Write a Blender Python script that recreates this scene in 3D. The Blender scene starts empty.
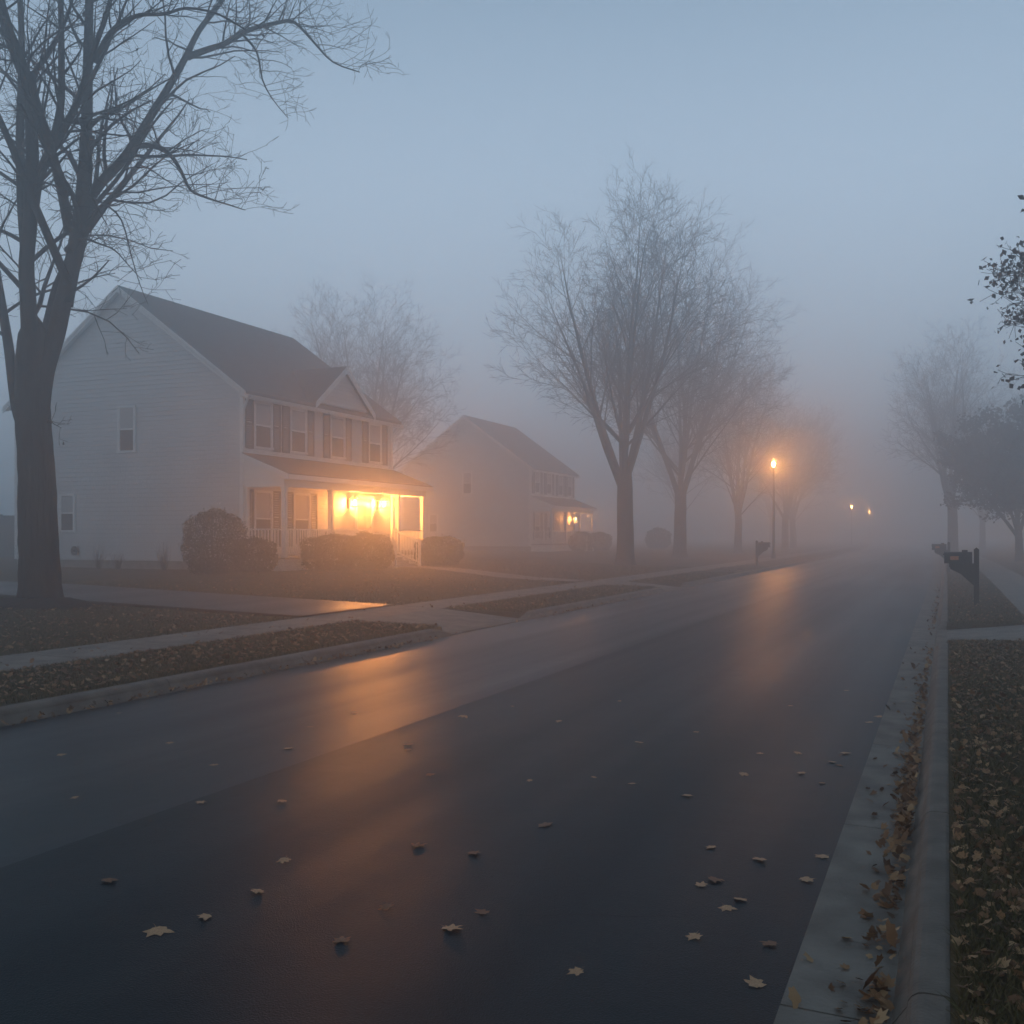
import bpy, math, random
import numpy as np
from mathutils import Vector, Matrix

# ------------------------------------------------------------------ scene, camera, light
SC = bpy.context.scene
C = SC.collection
R = math.radians
PI = math.pi

cam_d = bpy.data.cameras.new('camera')
cam_d.sensor_width = 36.0
cam_d.lens = 36.0
cam_d.shift_y = 23 / 1024
cam_d.clip_start = 0.05
cam_d.clip_end = 3000
cam = bpy.data.objects.new('camera', cam_d)
C.objects.link(cam)
cam.location = (0, 0, 1.6)
PHI = 23.02
cam.rotation_euler = (R(90), 0, R(PHI))
SC.camera = cam

SUN_ELEV, SUN_ROT = 6.0, 200.0
SKY_STRENGTH = 0.1
SKY_GAIN = 14.8
HAZE_DENSITY = 0.0205
HAZE_G = 0.78
W = bpy.data.worlds.new('World')
SC.world = W
W.use_nodes = True
wn, wl = W.node_tree.nodes, W.node_tree.links
bg = wn['Background']
sky = wn.new('ShaderNodeTexSky')
sky.sky_type = 'NISHITA'
sky.sun_disc = False
sky.sun_elevation = R(SUN_ELEV)
sky.sun_rotation = R(SUN_ROT)
sky.air_density = 1.0
sky.dust_density = 0.6
sky.ozone_density = 2.5
mixw = wn.new('ShaderNodeMixRGB')          # an overcast dusk: the clear sky is mostly veiled by even cloud
mixw.inputs[0].default_value = 0.8
wl.new(sky.outputs[0], mixw.inputs[1])
wtc = wn.new('ShaderNodeTexCoord')
wsep = wn.new('ShaderNodeSeparateXYZ')
wl.new(wtc.outputs['Generated'], wsep.inputs[0])
wr = wn.new('ShaderNodeValToRGB')          # cloud brightest low down, dull overhead
SKY_LOW, SKY_HIGH = (0.67, 0.80, 0.95), (0.44, 0.67, 0.93)
for i, (p_, k_) in enumerate([(0.0, .85), (0.12, 1.0), (0.32, .80), (0.46, .53), (0.66, .29), (1.0, .18)]):
    e_ = wr.color_ramp.elements[i] if i < 2 else wr.color_ramp.elements.new(p_)
    e_.position = p_
    t_ = min(1.0, max(0.0, (p_ - .2) / .4))
    e_.color = tuple((a_ + (b_ - a_) * t_) * k_ for a_, b_ in zip(SKY_LOW, SKY_HIGH)) + (1,)
wl.new(wsep.outputs[2], wr.inputs[0])
wm = wn.new('ShaderNodeVectorMath'); wm.operation = 'SCALE'
wm.inputs['Scale'].default_value = SKY_GAIN
wl.new(wr.outputs[0], wm.inputs[0])
wdir = wn.new('ShaderNodeVectorMath'); wdir.operation = 'DOT_PRODUCT'     # the sky is lighter ahead than behind
wdir.inputs[1].default_value = (-0.39, 0.92, 0)
wl.new(wtc.outputs['Generated'], wdir.inputs[0])
wmr = wn.new('ShaderNodeMapRange')
wmr.inputs['From Min'].default_value = -0.6; wmr.inputs['From Max'].default_value = 0.8
wmr.inputs['To Min'].default_value = SKY_GAIN * 0.55; wmr.inputs['To Max'].default_value = SKY_GAIN
wl.new(wdir.outputs['Value'], wmr.inputs['Value'])
wl.new(wmr.outputs[0], wm.inputs['Scale'])
wl.new(wm.outputs[0], mixw.inputs[2])
wl.new(mixw.outputs[0], bg.inputs[0])
bg.inputs[1].default_value = SKY_STRENGTH

sun_d = bpy.data.lights.new('sun', 'SUN')
sun_d.energy = 0.12
sun_d.angle = R(40)
sun_d.color = (1.0, 0.95, 0.9)
sun = bpy.data.objects.new('sun', sun_d)
C.objects.link(sun)
_az = R(SUN_ROT)
_sv = Vector((math.sin(_az) * math.cos(R(SUN_ELEV)), math.cos(_az) * math.cos(R(SUN_ELEV)), math.sin(R(SUN_ELEV))))
sun.rotation_euler = _sv.to_track_quat('Z', 'Y').to_euler()
sun.location = (0, -20, 30)

SC.view_settings.view_transform = 'Standard'
SC.view_settings.look = 'None'
SC.view_settings.exposure = 0.0
SC.view_settings.gamma = 1.0
SC.render.engine = 'CYCLES'
cy = SC.cycles
cy.max_bounces = 12
cy.diffuse_bounces = 3
cy.glossy_bounces = 3
cy.transmission_bounces = 4
cy.transparent_max_bounces = 8
cy.volume_bounces = 10
cy.use_denoising = True
cy.use_adaptive_sampling = True
cy.adaptive_threshold = 0.01
cy.sample_clamp_indirect = 6.0
cy.caustics_reflective = False
cy.caustics_refractive = False

rng = random.Random(11)
nrng = np.random.default_rng(5)

# ------------------------------------------------------------------ helpers: materials
def mat(name, c1, c2=None, scale=4.0, rough=0.6, bump=None, spec=0.4, detail=5.0, metallic=0.0, coat=0.0, stretch=None):
    m = bpy.data.materials.new(name)
    m.use_nodes = True
    n, l = m.node_tree.nodes, m.node_tree.links
    b = n['Principled BSDF']
    b.inputs['Roughness'].default_value = rough
    b.inputs['Metallic'].default_value = metallic
    b.inputs['Specular IOR Level'].default_value = spec
    b.inputs['Coat Weight'].default_value = coat
    b.inputs['Base Color'].default_value = (*c1, 1)
    tc = n.new('ShaderNodeTexCoord')
    vec = tc.outputs['Object']
    if stretch:
        mp = n.new('ShaderNodeMapping')
        mp.inputs['Scale'].default_value = stretch
        l.new(vec, mp.inputs[0])
        vec = mp.outputs[0]
    if c2:
        t = n.new('ShaderNodeTexNoise')
        t.inputs['Scale'].default_value = scale
        t.inputs['Detail'].default_value = detail
        l.new(vec, t.inputs['Vector'])
        r = n.new('ShaderNodeValToRGB')
        r.color_ramp.elements[0].position = 0.32
        r.color_ramp.elements[1].position = 0.68
        r.color_ramp.elements[0].color = (*c1, 1)
        r.color_ramp.elements[1].color = (*c2, 1)
        l.new(t.outputs[0], r.inputs[0])
        l.new(r.outputs[0], b.inputs['Base Color'])
    if bump:
        t2 = n.new('ShaderNodeTexNoise')
        t2.inputs['Scale'].default_value = bump[0]
        t2.inputs['Detail'].default_value = 4
        l.new(vec, t2.inputs['Vector'])
        bp = n.new('ShaderNodeBump')
        bp.inputs['Strength'].default_value = bump[1]
        bp.inputs['Distance'].default_value = bump[2] if len(bump) > 2 else 0.01
        l.new(t2.outputs[0], bp.inputs['Height'])
        l.new(bp.outputs[0], b.inputs['Normal'])
    return m

def tint_mat(name, cols, rough=0.7, spec=0.25, sub=0.0):
    """colour of each blade or leaf from its own 'tint' value"""
    m = bpy.data.materials.new(name)
    m.use_nodes = True
    n, l = m.node_tree.nodes, m.node_tree.links
    b = n['Principled BSDF']
    b.inputs['Roughness'].default_value = rough
    b.inputs['Specular IOR Level'].default_value = spec
    a = n.new('ShaderNodeAttribute')
    a.attribute_name = 'tint'
    r = n.new('ShaderNodeValToRGB')
    els = r.color_ramp.elements
    while len(els) < len(cols):
        els.new(0.5)
    for i, c in enumerate(cols):
        els[i].position = i / (len(cols) - 1)
        els[i].color = (*c, 1)
    l.new(a.outputs['Fac'], r.inputs[0])
    l.new(r.outputs[0], b.inputs['Base Color'])
    return m

def emit(name, col, strength):
    m = bpy.data.materials.new(name)
    m.use_nodes = True
    b = m.node_tree.nodes['Principled BSDF']
    b.inputs['Base Color'].default_value = (*col, 1)
    b.inputs['Emission Color'].default_value = (*col, 1)
    b.inputs['Emission Strength'].default_value = strength
    return m

def asphalt_mat(name, dark, light, r0, r1, spec=0.5):
    m = bpy.data.materials.new(name)
    m.use_nodes = True
    n, l = m.node_tree.nodes, m.node_tree.links
    b = n['Principled BSDF']
    b.inputs['Specular IOR Level'].default_value = spec
    tc = n.new('ShaderNodeTexCoord')
    # fine aggregate + broad damp patches + long wheel-track streaks
    big = n.new('ShaderNodeTexNoise'); big.inputs['Scale'].default_value = 0.55; big.inputs['Detail'].default_value = 6
    mp = n.new('ShaderNodeMapping'); mp.inputs['Scale'].default_value = (1.0, 0.22, 1.0)
    l.new(tc.outputs['Object'], mp.inputs[0]); l.new(mp.outputs[0], big.inputs['Vector'])
    agg = n.new('ShaderNodeTexNoise'); agg.inputs['Scale'].default_value = 110; agg.inputs['Detail'].default_value = 3
    l.new(tc.outputs['Object'], agg.inputs['Vector'])
    vo = n.new('ShaderNodeTexVoronoi'); vo.inputs['Scale'].default_value = 150
    l.new(tc.outputs['Object'], vo.inputs['Vector'])
    mx = n.new('ShaderNodeMixRGB'); mx.inputs[0].default_value = 0.6
    l.new(big.outputs[0], mx.inputs[1]); l.new(agg.outputs[0], mx.inputs[2])
    cr = n.new('ShaderNodeValToRGB')
    cr.color_ramp.elements[0].position = 0.40; cr.color_ramp.elements[1].position = 0.62
    cr.color_ramp.elements[0].color = (*dark, 1); cr.color_ramp.elements[1].color = (*light, 1)
    l.new(mx.outputs[0], cr.inputs[0]); l.new(cr.outputs[0], b.inputs['Base Color'])
    rr = n.new('ShaderNodeMapRange')
    rr.inputs['From Min'].default_value = 0.3; rr.inputs['From Max'].default_value = 0.7
    rr.inputs['To Min'].default_value = r0; rr.inputs['To Max'].default_value = r1
    trk = n.new('ShaderNodeTexNoise'); trk.inputs['Scale'].default_value = 1.0; trk.inputs['Detail'].default_value = 4
    mp2 = n.new('ShaderNodeMapping'); mp2.inputs['Scale'].default_value = (1.6, 0.035, 1.0)
    l.new(tc.outputs['Object'], mp2.inputs[0]); l.new(mp2.outputs[0], trk.inputs['Vector'])
    mxr = n.new('ShaderNodeMixRGB'); mxr.inputs[0].default_value = 0.55
    l.new(big.outputs[0], mxr.inputs[1]); l.new(trk.outputs[0], mxr.inputs[2])
    l.new(mxr.outputs[0], rr.inputs['Value']); l.new(rr.outputs[0], b.inputs['Roughness'])
    bp = n.new('ShaderNodeBump'); bp.inputs['Strength'].default_value = 0.5; bp.inputs['Distance'].default_value = 0.003
    l.new(vo.outputs['Distance'], bp.inputs['Height'])
    und = n.new('ShaderNodeTexNoise'); und.inputs['Scale'].default_value = 2.6; und.inputs['Detail'].default_value = 3     # slight waviness of the rolled surface
    l.new(tc.outputs['Object'], und.inputs['Vector'])
    b2 = n.new('ShaderNodeBump'); b2.inputs['Strength'].default_value = 0.5; b2.inputs['Distance'].default_value = 0.012
    l.new(und.outputs[0], b2.inputs['Height']); l.new(bp.outputs[0], b2.inputs['Normal'])
    l.new(b2.outputs[0], b.inputs['Normal'])
    return m

def shingle_mat(name):
    m = bpy.data.materials.new(name)
    m.use_nodes = True
    n, l = m.node_tree.nodes, m.node_tree.links
    b = n['Principled BSDF']
    b.inputs['Roughness'].default_value = 0.75
    tc = n.new('ShaderNodeTexCoord')
    sep = n.new('ShaderNodeSeparateXYZ'); l.new(tc.outputs['Object'], sep.inputs[0])
    mul = n.new('ShaderNodeMath'); mul.operation = 'MULTIPLY'; mul.inputs[1].default_value = 1.7
    l.new(sep.outputs[2], mul.inputs[0])
    cb = n.new('ShaderNodeCombineXYZ'); l.new(sep.outputs[1], cb.inputs[0]); l.new(mul.outputs[0], cb.inputs[1])
    br = n.new('ShaderNodeTexBrick')
    br.inputs['Scale'].default_value = 1.0
    br.inputs['Brick Width'].default_value = 0.32; br.inputs['Row Height'].default_value = 0.15
    br.inputs['Mortar Size'].default_value = 0.008
    br.inputs['Color1'].default_value = (0.050, 0.056, 0.066, 1); br.inputs['Color2'].default_value = (0.095, 0.095, 0.1, 1)
    br.inputs['Mortar'].default_value = (0.03, 0.03, 0.033, 1)
    l.new(cb.outputs[0], br.inputs['Vector'])
    no = n.new('ShaderNodeTexNoise'); no.inputs['Scale'].default_value = 0.7; no.inputs['Detail'].default_value = 6
    l.new(tc.outputs['Object'], no.inputs['Vector'])
    mx = n.new('ShaderNodeMixRGB'); mx.blend_type = 'MULTIPLY'; mx.inputs[0].default_value = 0.5
    l.new(br.outputs[0], mx.inputs[1]); l.new(no.outputs[0], mx.inputs[2])
    l.new(mx.outputs[0], b.inputs['Base Color'])
    bp = n.new('ShaderNodeBump'); bp.inputs['Strength'].default_value = 0.4; bp.inputs['Distance'].default_value = 0.012; bp.invert = True
    l.new(br.outputs['Fac'], bp.inputs['Height']); l.new(bp.outputs[0], b.inputs['Normal'])
    return m

M = {}
M['asphalt'] = asphalt_mat('wet_asphalt', (0.0015, 0.0070, 0.0110), (0.007, 0.023, 0.032), 0.27, 0.47, 0.095)
M['asphalt_pale'] = asphalt_mat('paler_wet_asphalt', (0.004, 0.012, 0.017), (0.011, 0.027, 0.036), 0.26, 0.46, 0.15)
M['drive'] = asphalt_mat('driveway_asphalt', (0.012, 0.014, 0.016), (0.026, 0.028, 0.03), 0.32, 0.5, 0.25)
M['tar'] = mat('joint_tar', (0.005, 0.008, 0.011), (0.012, 0.016, 0.02), 6, 0.5, spec=.1)
M['concrete'] = mat('damp_concrete', (0.125, 0.10, 0.08), (0.25, 0.21, 0.17), 3.4, 0.7, (50, 0.6, 0.008))
M['concrete_dark'] = mat('kerb_concrete', (0.10, 0.078, 0.060), (0.20, 0.16, 0.125), 4.5, 0.7, (55, 0.7, 0.008))
M['joint'] = mat('joint_dirt', (0.015, 0.014, 0.012), (0.03, 0.027, 0.022), 9, 0.9)
M['soil'] = mat('turf', (0.055, 0.042, 0.019), (0.12, 0.078, 0.036), 1.6, 0.95, (30, 0.8, 0.03), spec=0.1)
M['mulch'] = mat('mulch', (0.014, 0.011, 0.009), (0.035, 0.026, 0.02), 25, 0.95, (40, 1.0, 0.04), spec=0.1)
M['bark'] = mat('dark_bark', (0.012, 0.011, 0.010), (0.036, 0.032, 0.028), 5, 0.9, (9, 0.9, 0.03), spec=0.15, stretch=(1, 1, 0.25))
M['twig'] = mat('twig_bark', (0.026, 0.023, 0.021), (0.05, 0.044, 0.04), 3, 0.85, spec=0.15)
M['siding'] = mat('vinyl_siding', (0.54, 0.555, 0.57), (0.62, 0.63, 0.64), 0.8, 0.5, spec=0.3)
M['trim'] = mat('white_trim', (0.74, 0.74, 0.73), (0.80, 0.80, 0.79), 2.0, 0.45, spec=0.35)
M['shutter'] = mat('shutter_paint', (0.055, 0.060, 0.075), (0.075, 0.08, 0.095), 3.0, 0.5)
M['shingle'] = shingle_mat('asphalt_shingle')
M['found'] = mat('foundation_block', (0.22, 0.21, 0.19), (0.32, 0.30, 0.28), 5, 0.85, (30, 0.4, 0.01))
M['glass'] = mat('window_glass', (0.05, 0.055, 0.065), (0.10, 0.11, 0.125), 1.1, 0.08, spec=0.6)
M['screen'] = mat('insect_screen', (0.045, 0.047, 0.052), (0.06, 0.062, 0.068), 2.0, 0.55, spec=0.3)
M['upper_pane'] = mat('pale_pane', (0.35, 0.35, 0.36), (0.42, 0.42, 0.42), 2.0, 0.35, spec=0.5)  # pale tone of the upper window panes
M['door'] = mat('door_paint', (0.42, 0.36, 0.30), (0.5, 0.43, 0.36), 2.0, 0.4)
M['deck'] = mat('porch_boards', (0.28, 0.27, 0.25), (0.36, 0.35, 0.33), 3.0, 0.6, stretch=(1, 6, 1))
M['metal_dark'] = mat('black_metal', (0.012, 0.013, 0.015), (0.025, 0.026, 0.03), 6, 0.4, metallic=0.3)
M['brass'] = mat('brass', (0.45, 0.32, 0.12), (0.55, 0.4, 0.16), 5, 0.3, metallic=1.0)
M['pole'] = mat('lamp_pole', (0.035, 0.036, 0.04), (0.06, 0.06, 0.065), 4, 0.5, metallic=0.4)
M['mail_wood'] = mat('mailbox_post_wood', (0.014, 0.013, 0.012), (0.03, 0.027, 0.024), 8, 0.7, stretch=(4, 4, 0.6))
M['mail_metal'] = mat('mailbox_metal', (0.012, 0.014, 0.018), (0.022, 0.025, 0.03), 5, 0.38)
M['reflector'] = mat('orange_reflector', (0.55, 0.20, 0.07), (0.65, 0.26, 0.10), 30, 0.3)
M['ac'] = mat('ac_housing', (0.33, 0.34, 0.35), (0.4, 0.41, 0.42), 4, 0.5)
M['fence'] = mat('weathered_fence', (0.07, 0.065, 0.06), (0.12, 0.11, 0.10), 3, 0.85, stretch=(5, 5, 0.5))
M['leaf_dry'] = tint_mat('dry_leaf', [(0.085, 0.036, 0.014), (0.20, 0.088, 0.033), (0.33, 0.165, 0.068), (0.47, 0.29, 0.145)], 0.65)
M['leaf_road'] = mat('tan_leaf', (0.42, 0.22, 0.105), (0.60, 0.36, 0.19), 9, 0.6)
M['leaf_brown'] = mat('brown_leaf', (0.17, 0.075, 0.035), (0.27, 0.13, 0.06), 9, 0.6)
M['grass'] = tint_mat('grass_blade', [(0.034, 0.032, 0.011), (0.092, 0.078, 0.026), (0.155, 0.11, 0.044), (0.25, 0.15, 0.068)], 0.8, 0.15)
M['yew'] = tint_mat('evergreen_leaf', [(0.012, 0.022, 0.012), (0.022, 0.036, 0.018), (0.035, 0.048, 0.024)], 0.9, 0.08)
M['russet'] = tint_mat('russet_leaf', [(0.022, 0.014, 0.014), (0.04, 0.022, 0.02), (0.06, 0.034, 0.026)], 0.85, 0.1)

WARM = (1.0, 0.34, 0.065)
M['bulb'] = emit('warm_bulb', (1.0, 0.62, 0.26), 60)
M['bulb_street'] = emit('sodium_bulb', (1.0, 0.40, 0.09), 600)

# ------------------------------------------------------------------ helpers: objects
def tag(o, label=None, cat=None, group=None, kind=None):
    if label: o['label'] = label
    if cat: o['category'] = cat
    if group: o['group'] = group
    if kind: o['kind'] = kind
    return o

def empty(name, loc, rz=0.0, label=None, cat=None, group=None):
    o = bpy.data.objects.new(name, None)
    C.objects.link(o)
    o.empty_display_size = 0.3
    o.location = loc
    o.rotation_euler = (0, 0, rz)
    return tag(o, label, cat, group)

def fast_mesh(name, v, f, smooth=False, tint=None):
    """v (n,3), f (m,k) of constant k"""
    me = bpy.data.meshes.new(name)
    v = np.asarray(v, dtype=np.float32); f = np.asarray(f, dtype=np.int32)
    me.vertices.add(len(v)); me.vertices.foreach_set('co', v.ravel())
    me.loops.add(f.size); me.loops.foreach_set('vertex_index', f.ravel())
    me.polygons.add(len(f)); me.polygons.foreach_set('loop_start', np.arange(len(f), dtype=np.int32) * f.shape[1])
    if smooth:
        me.polygons.foreach_set('use_smooth', np.ones(len(f), dtype=bool))
    if tint is not None:
        a = me.attributes.new('tint', 'FLOAT', 'POINT')
        a.data.foreach_set('value', np.asarray(tint, dtype=np.float32))
    me.update(calc_edges=True)
    return me

def link(name, me, m, parent=None, loc=None):
    o = bpy.data.objects.new(name, me)
    C.objects.link(o)
    if m is not None and not me.materials:
        me.materials.append(m)
    if parent is not None:
        o.parent = parent
    if loc is not None:
        o.location = loc
    return o

class MB:
    """collects polygons and links them as ONE mesh object"""
    def __init__(s):
        s.v = []; s.f = []
    def poly(s, pts):
        i = len(s.v); s.v += [tuple(p) for p in pts]; s.f.append(tuple(range(i, i + len(pts))))
    def box(s, x0, x1, y0, y1, z0, z1):
        i = len(s.v)
        s.v += [(x0,y0,z0),(x1,y0,z0),(x1,y1,z0),(x0,y1,z0),(x0,y0,z1),(x1,y0,z1),(x1,y1,z1),(x0,y1,z1)]
        s.f += [(i,i+3,i+2,i+1),(i+4,i+5,i+6,i+7),(i,i+1,i+5,i+4),(i+1,i+2,i+6,i+5),(i+2,i+3,i+7,i+6),(i+3,i,i+4,i+7)]
    def prism(s, pts, d):
        """planar outline pts extruded by vector d"""
        n = len(pts); i = len(s.v); d = Vector(d)
        P = [Vector(p) for p in pts]
        s.v += [tuple(p) for p in P] + [tuple(p + d) for p in P]
        s.f.append(tuple(range(i + n - 1, i - 1, -1))); s.f.append(tuple(range(i + n, i + 2 * n)))
        for k in range(n):
            j = (k + 1) % n
            s.f.append((i + k, i + j, i + n + j, i + n + k))
    def bar(s, a, b, w, h):
        """rectangular bar from a to b"""
        a = Vector(a); b = Vector(b); d = (b - a).normalized()
        up = Vector((0, 0, 1)) if abs(d.z) < 0.95 else Vector((1, 0, 0))
        sx = d.cross(up).normalized() * (w / 2); sy = sx.cross(d).normalized() * (h / 2)
        s.prism([a - sx - sy, a + sx - sy, a + sx + sy, a - sx + sy], b - a)
    def lathe(s, prof, n=16, c=(0, 0, 0)):
        i = len(s.v)
        for r, z in prof:
            for k in range(n):
                t = 2 * PI * k / n
                s.v.append((c[0] + r * math.cos(t), c[1] + r * math.sin(t), c[2] + z))
        for a in range(len(prof) - 1):
            for k in range(n):
                j = (k + 1) % n
                s.f.append((i + a*n + k, i + a*n + j, i + (a+1)*n + j, i + (a+1)*n + k))
        s.f.append(tuple(i + k for k in range(n - 1, -1, -1)))
        e = i + (len(prof) - 1) * n
        s.f.append(tuple(e + k for k in range(n)))
    def build(s, name, m, parent=None, loc=None, smooth=False, bevel=0.0):
        me = bpy.data.meshes.new(name)
        me.from_pydata(s.v, [], s.f)
        if smooth:
            me.polygons.foreach_set('use_smooth', [True] * len(me.polygons))
        me.update()
        o = link(name, me, m, parent, loc)
        if bevel:
            b = o.modifiers.new('bevel', 'BEVEL'); b.width = bevel; b.segments = 2; b.limit_method = 'ANGLE'
        return o

def copy_tree(o, parent=None):
    c = o.copy(); C.objects.link(c)
    if parent is not None: c.parent = parent
    for ch in list(o.children):
        copy_tree(ch, c)
    return c

# ------------------------------------------------------------------ the lie of the land
def off(y):
    t = max(0.0, y - 30.0)
    return -0.00018 * t * t

UK = [-420, -60, -30, -19, -10.25, -9.1, -7.47, -7.40, -0.05, 0.0, 1.25, 2.4, 9, 40, 420]
ZK = [1.2, 0.75, 0.5, 0.42, 0.165, 0.145, 0.125, -0.30, -0.30, 0.125, 0.145, 0.165, 0.4, 0.7, 1.2]
L_DRIVES = [(14.7, 17.9), (28.3, 30.6)]
R_DRIVES = [(15.6, 18.5)]
def land(u):
    return float(np.interp(u, UK, ZK))
def ground(x, y):
    """turf height at a world position"""
    u = x - off(y)
    z = land(u)
    if u < -7.47 or u > 0.0:
        e = min(1.0, max(0.0, (min(abs(u + 7.47), abs(u)) - 1.8) / 3.0))
        if u < -10.25 or u > 2.4:
            z += 0.03 * e * (math.sin(x * 0.45 + 1.3) * math.sin(y * 0.38) )
    return z
def roadz(u):
    return 0.11 * max(0.0, 1 - abs(u + 3.9) / 3.4)

def make_ground():
    us = sorted(set([-420, -200, -120, -80, -60, -50, -45, -40, -36, -33] + list(np.arange(-30, -10.2, 1.0)) +
                    [-10.25, -9.7, -9.1, -8.4, -7.9, -7.47, -7.40, -4, -0.05, 0.0, 0.4, 0.8, 1.25, 1.8, 2.4] +
                    list(np.arange(3, 12, 1.0)) + [14, 18, 25, 40, 80, 160, 420]))
    ys = set(list(np.arange(-20, 60, 1.0)) + list(np.arange(60, 200, 4.0)) + [220, 260, 320, 430])
    for a, b in L_DRIVES + R_DRIVES:
        ys |= {a, a + 0.02, b - 0.02, b}
    ys = sorted(ys)
    V = []; F = []
    for y in ys:
        for u in us:
            x = u + off(y)
            z = ground(x, y)
            for a, b in L_DRIVES:
                if a + 0.01 < y < b - 0.01 and -9.2 < u < -7.38: z = -0.1
            for a, b in R_DRIVES:
                if a + 0.01 < y < b - 0.01 and -0.06 < u < 1.3: z = -0.1
            V.append((x, y, z))
    nu = len(us)
    for j in range(len(ys) - 1):
        for i in range(nu - 1):
            F.append((j*nu+i, j*nu+i+1, (j+1)*nu+i+1, (j+1)*nu+i))
    o = link('lawn', fast_mesh('lawn', V, F, True), M['soil'])
    tag(o, kind='structure')
make_ground()

YS = list(np.arange(-16, 60, 1.0)) + list(np.arange(60, 420, 3.0))
def strip(name, us, zs, m, y0=-16, y1=420, thick=None):
    ys = [y for y in YS if y0 < y < y1]; ys = [y0] + ys + [y1]
    V = [(u + off(y), y, z) for y in ys for u, z in zip(us, zs)]
    k = len(us)
    F = [(j*k+i, j*k+i+1, (j+1)*k+i+1, (j+1)*k+i) for j in range(len(ys)-1) for i in range(k-1)]
    o = link(name, fast_mesh(name, V, F), m)
    return tag(o, kind='structure')

strip('road', [-7.30, -5.6, -3.9], [roadz(u) for u in (-7.30, -5.6, -3.9)], M['asphalt_pale'])      # two paving passes; the left lane's brighter reflection is put into its colour
strip('road', [-3.9, -2.2, -0.50], [roadz(u) for u in (-3.9, -2.2, -0.50)], M['asphalt'])
def crack():
    mb = MB(); pts = []
    x, y = -1.62, 3.88
    for i in range(12):
        pts.append((x, y)); x += 0.055; y += rng.uniform(0.0, 0.05)
    for a, b in zip(pts, pts[1:]):
        w = 0.003
        mb.poly([(a[0], a[1]-w, roadz(a[0])+.003), (b[0], b[1]-w, roadz(b[0])+.003), (b[0], b[1]+w, roadz(b[0])+.003), (a[0], a[1]+w, roadz(a[0])+.003)])
    tag(mb.build('road_crack', M['tar']), kind='structure')
crack()

def kerb_top(y, drives):
    h = 0.13
    for a, b in drives:
        if a - 0.45 < y < b + 0.45:
            t = min(1.0, max(0.0, min(y - (a - 0.45), (b + 0.45) - y) / 0.45))
            h = 0.13 - 0.105 * t
    return h

def kerb(name, u_face, u_back, drives, m):
    """cast kerb in 2.35 m lengths with open joints"""
    V = []; F = []
    sgn = 1 if u_back > u_face else -1
    def section(y):
        h = kerb_top(y, drives); r = min(0.055, h * 0.6); b = 0.05 * h / 0.13
        w = abs(u_back - u_face)
        P = [(0, -0.28), (0, 0.002)]
        for k in range(5):
            a = PI/2 * k / 4
            P.append((b + r - r * math.cos(a), h - r + r * math.sin(a)))
        for k in range(4):
            a = PI/2 * k / 3
            P.append((w - 0.025 + 0.025 * math.sin(a), h - 0.025 + 0.025 * math.cos(a)))
        P.append((w, -0.28))
        return [(u_face + sgn * p[0] + off(y), y, p[1]) for p in P]
    y = -15.25
    while y < 330:
        Ls = 2.35 if y < 80 else 9.4
        y1 = y + Ls - 0.012
        cuts = sorted(set([y, y1] + [c for a, b in drives for c in (a-.45, a, b, b+.45) if y < c < y1] + [y + Ls * .5]))
        rings = [section(c) for c in cuts]
        n = len(rings[0])
        base = len(V)
        for r_ in rings: V += r_
        for j in range(len(rings) - 1):
            for i in range(n - 1):
                F.append((base+j*n+i, base+j*n+i+1, base+(j+1)*n+i+1, base+(j+1)*n+i))
        F_end.append(None)
        CAPS.append((name, [base+i for i in range(n)], [base+(len(rings)-1)*n+i for i in range(n)]))
        y += Ls
    me = bpy.data.meshes.new(name)
    caps = [c for nm, a, b in CAPS if nm == name for c in (a, b[::-1])]
    me.from_pydata(V, [], [tuple(f) for f in F] + [tuple(c) for c in caps])
    me.update()
    o = link(name, me, m)
    return tag(o, kind='structure')
CAPS = []; F_end = []
kerb('kerb_left', -7.25, -7.49, L_DRIVES, M['concrete_dark'])
kerb('kerb_right', -0.17, 0.02, R_DRIVES, M['concrete_dark'])

def gutter():
    mb = MB(); y = -15.25
    while y < 330:
        Ls = 2.35 if y < 80 else 9.4
        y1 = y + Ls - 0.012
        yy = np.linspace(y, y1, 3)
        for a, b in zip(yy, yy[1:]):
            jag = 0
            A = lambda u, z, q: (u + off(q), q, z)
            mb.poly([A(-0.52, .012, a), A(-0.163, .004, a), A(-0.163, .004, b), A(-0.52, .012, b)])
            mb.poly([A(-0.52, -.2, a), A(-0.52, .012, a), A(-0.52, .012, b), A(-0.52, -.2, b)])
        for q in (y, y1):
            mb.poly([A(-0.52, -.2, q), A(-0.172, -.2, q), A(-0.172, .004, q), A(-0.52, .012, q)])
        y += Ls
    tag(mb.build('gutter', M['concrete']), kind='structure')
    strip('gutter_joint_bed', [-0.55, -0.02], [-0.022, -0.022], M['joint'])
gutter()

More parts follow.
